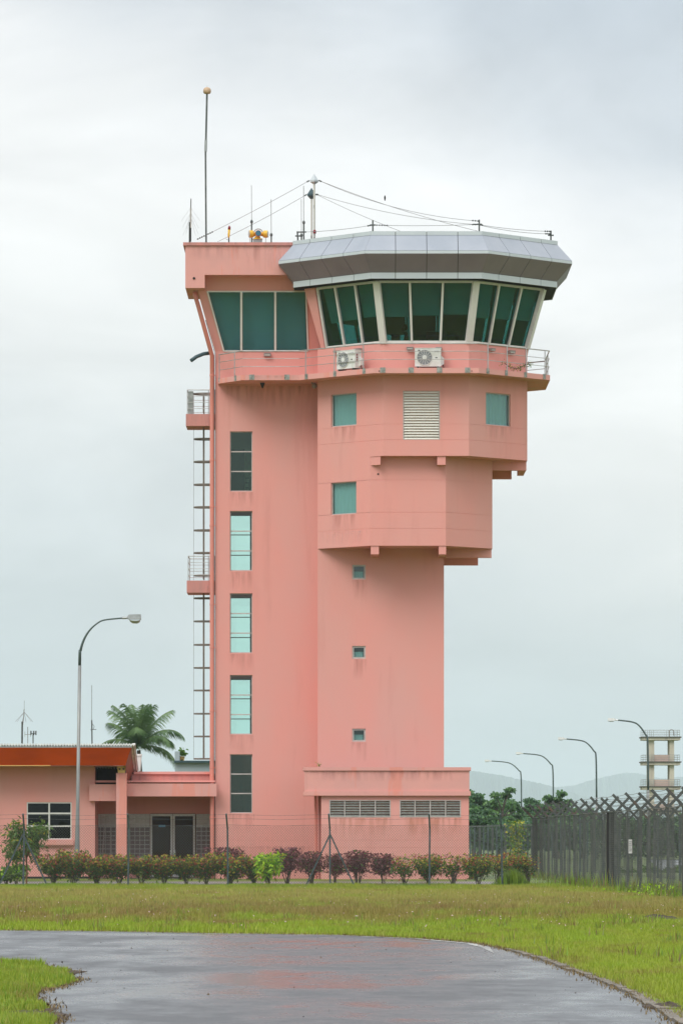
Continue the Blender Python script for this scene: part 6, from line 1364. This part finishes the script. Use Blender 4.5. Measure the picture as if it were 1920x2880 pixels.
for i, y in enumerate(levels):
    zt_, zb_ = PZ(y, TD), PZ(y+10, TD)
    sl = MB().box(xs0, xs1, TD, TD+dp, zt_-.12, zt_).build('floor_edge', M['tower_dark'], t); MB().box(xs0+.12, xs1-.12, TD+.1, TD+dp-.1, zb_, zt_-.121).build('floor_slab', M['tower_conc'], sl); rl(zt_, sl)
    zl = PZ(levels[i+1], TD) if i < 4 else .1
    for (a, b) in ((1823.5, 1840), (1883, 1896)):
        for yy in (TD+.45, TD+dp-.95): MB().box(PX(a, TD), PX(b, TD), yy, yy+.5, zl, zb_).build('column', M['tower_conc'], t)
    if i < 4: MB().box(PX(1840, TD)+.001, PX(1883, TD)-.001, TD+.55, TD+.7, zl, zl+.68).build('parapet_panel', M['tower_pink'], t)
q = MB(); q.tube([P(1882, 2072, TD), P(1882, 2056, TD), P(1884, 2053.5, TD), P(1889, 2053, TD), P(1893, 2055, TD), P(1894, 2070, TD)], .045, 6); q.build('ladder_hoop', M['cage'], t)
# ------------------------------------------------------------------ grass
er = np.array([(p[0], p[1]) for p in edge]); vr = np.array(ver)
def inside(poly, x, y):
    c = np.zeros(len(x), bool); n = len(poly)
    for i in range(n):
        x0, y0 = poly[i]; x1, y1 = poly[(i+1) % n]
        if y0 == y1: continue
        c ^= ((y0 > y) != (y1 > y)) & (x < (x1-x0)*(y-y0)/(y1-y0)+x0)
    return c
def scatter(n, d0, d1, pxa, pxb, seed, dpow=1.0):
    r = np.random.default_rng(seed); d = (r.uniform(0, 1, n)*(d1**2-d0**2)+d0**2)**.5; px = r.uniform(pxa, pxb, n); x = (px-CX)*d/F; return x, d
def field(name, n, d0, d1, pxa, pxb, h, wd, seed, label, spread=.6):
    x, d = scatter(n, d0, d1, pxa, pxb, seed); keep = ~inside(rd, x, d) & ~((np.abs(x-XA(d)) < -1)); x, d = x[keep], d[keep]
    # keep the blades a little patchy
    hh = h(x, d); z = np.array([0.0]*len(x)); return tag(blades(name, np.stack([x, d, z], 1), hh, wd, ['grass'], [1], None, seed, spread), label, 'grass')
nz_ = lambda x, d: .5+.25*np.sin(x*1.9+d*.23)+.25*np.sin(x*.7-d*.41+2)
field('grass', 330000, 84, 172.6, -60, 1990, lambda x, d: .07+.07*nz_(x, d)+.06*(d > 105), .016, 31, 'long mown field grass between the road and the fence')
field('grass', 130000, 44, 92, 900, 1990, lambda x, d: .05+.07*nz_(x, d), .010, 33, 'bright grass verge inside the bend of the road at the right', .7)
x, d = scatter(60000, 40, 67.5, -80, 330, 35); k = ~inside(rd, x, d) & (x < 0); x, d = x[k], d[k]; dist = np.min(np.hypot(x[:, None]-vr[None, :, 0], d[:, None]-vr[None, :, 1]), 1)
tag(blades('grass', np.stack([x, d, np.zeros(len(x))], 1), .03+.14*np.clip(dist/1.4-.1, 0, 1), .010, ['grass', 'tuft'], [.7, .3], None, 35, .6), 'tall bright grass verge at the left foreground', 'grass')
# scattered taller tufts and small pale flowers in the field
cx_, cd_ = scatter(520, 60, 166, -60, 1990, 51); k = ~inside(rd, cx_, cd_); cx_, cd_ = cx_[k], cd_[k]; rep = rng.integers(8, 40, len(cx_)); x = np.repeat(cx_, rep); d = np.repeat(cd_, rep); x = x+rng.normal(0, .09, len(x)); d = d+rng.normal(0, .12, len(d)); k = ~inside(rd, x, d); x, d = x[k], d[k]
tag(blades('grass_clumps', np.stack([x, d, np.zeros(len(x))], 1), .20, .016, ['tuft', 'weed', 'dry', 'grass'], [.25, .25, .25, .25], None, 52, .6), 'scattered taller tufts of green and straw coloured grass in the field', 'grass')
x, d = scatter(420, 84, 160, -60, 1990, 53); k = ~inside(rd, x, d); x, d = x[k], d[k]; M['petal'] = mat('pale_pink_petal', (.7, .5, .55), .7)
pts = np.repeat(np.stack([x, d, rng.uniform(.1, .2, len(x))], 1), 4, 0); tag(leaf_cloud('wild_flowers', pts, .018, ['petal'], [1], None, 1.1, .8, seed=54), 'tiny pale pink wild flowers dotted through the field grass', 'flowers')
# leaf litter on the wet road
n = 90; x, d = scatter(n, 42, 86, -60, 1700, 57); k = inside(rd, x, d); x, d = x[k], d[k]; tag(leaf_cloud('leaf_litter', np.stack([x, d, np.full(len(x), .012)], 1), .022, ['soil', 'dry'], [.6, .4], None, 1.5, 0, seed=58), 'small dead leaves and grit scattered on the wet road', 'leaves')
# dry roots and soil along the broken verge edges
mb = MB()
vp = [Vector((p[0], p[1], 0)) for p in ver]
x, d = [], []
for a, b in zip(ver[2:-1], ver[3:]):
    n = 520; u = rng.uniform(0, 1, n); x += list(a[0]+(b[0]-a[0])*u+rng.normal(-.10, .10, n)); d += list(a[1]+(b[1]-a[1])*u+rng.normal(0, .5, n))
tag(blades('dry_grass', np.stack([x, d, np.zeros(len(x))], 1), .035, .013, ['dry', 'soil'], [.85, .15], None, 41, 1.6), 'brown dead grass creeping over the road edge at left', 'grass')
x, d = [], []
for a, b in zip(edge[1:-2], edge[2:-1]):
    L_ = math.hypot(b[0]-a[0], b[1]-a[1]); n = int(L_*110); u = rng.uniform(0, 1, n); x += list(a[0]+(b[0]-a[0])*u+rng.normal(.02, .10, n)); d += list(a[1]+(b[1]-a[1])*u+rng.normal(.1, .25, n))
tag(blades('dry_grass', np.stack([x, d, np.zeros(len(x))], 1), .04, .013, ['dry'], [1], None, 43, 1.3), 'brown dead grass along the far road edge and kerb', 'grass')
def soil_patch(name, px, py, rx, ry, label, h=.04, seed=1):
    c = G(px, py); r = np.random.default_rng(seed); q = MB(); nr, na = 6, 22; vs = [(c[0], c[1], h)]
    for i in range(1, nr+1):
        for j in range(na):
            a = 2*math.pi*j/na; k = i/nr*(1+.3*math.sin(a*3+seed)+.16*math.sin(a*7)+r.normal(0, .05)); vs.append((c[0]+rx*k*math.cos(a), c[1]+ry*k*math.sin(a), h*(1-i/nr)**.7*r.uniform(.5, 1.3)+.012 if i < nr else .009))
    f = [(0, 1+j, 1+(j+1) % na) for j in range(na)]+[(1+(i-1)*na+j, 1+i*na+j, 1+i*na+(j+1) % na, 1+(i-1)*na+(j+1) % na) for i in range(1, nr) for j in range(na)]
    q.mesh(vs, f); q.build(name, M['soil'], kind='structure', label=label)
soil_patch('soil', 160, 2738, .28, 1.5, 'dark bare soil at the tip of the left verge', .03, 2); soil_patch('soil', 70, 2858, .42, 1.6, 'dark soil at the bottom left of the verge', .03, 3); soil_patch('soil', 1850, 2588, .42, 2.2, 'small heap of turned dark soil in the grass at right', .10, 4); soil_patch('soil', 1880, 2838, .2, .9, 'bare brown soil beside the kerb at the lower right', .05, 5)
# ------------------------------------------------------------------ haze
hz = MB().box(-5500, 9000, -90, 23000, -1.5, 360).build('haze', [], kind='stuff', label='thin humid air over the whole scene')
m = bpy.data.materials.new('haze_air'); m.use_nodes = True; m.node_tree.nodes.clear(); o_ = m.node_tree.nodes.new('ShaderNodeOutputMaterial'); v_ = m.node_tree.nodes.new('ShaderNodeVolumePrincipled')
v_.inputs['Color'].default_value = (.78, .90, 1, 1); v_.inputs['Density'].default_value = .00008; v_.inputs['Anisotropy'].default_value = .0; m.node_tree.links.new(v_.outputs[0], o_.inputs['Volume']); hz.data.materials.append(m)
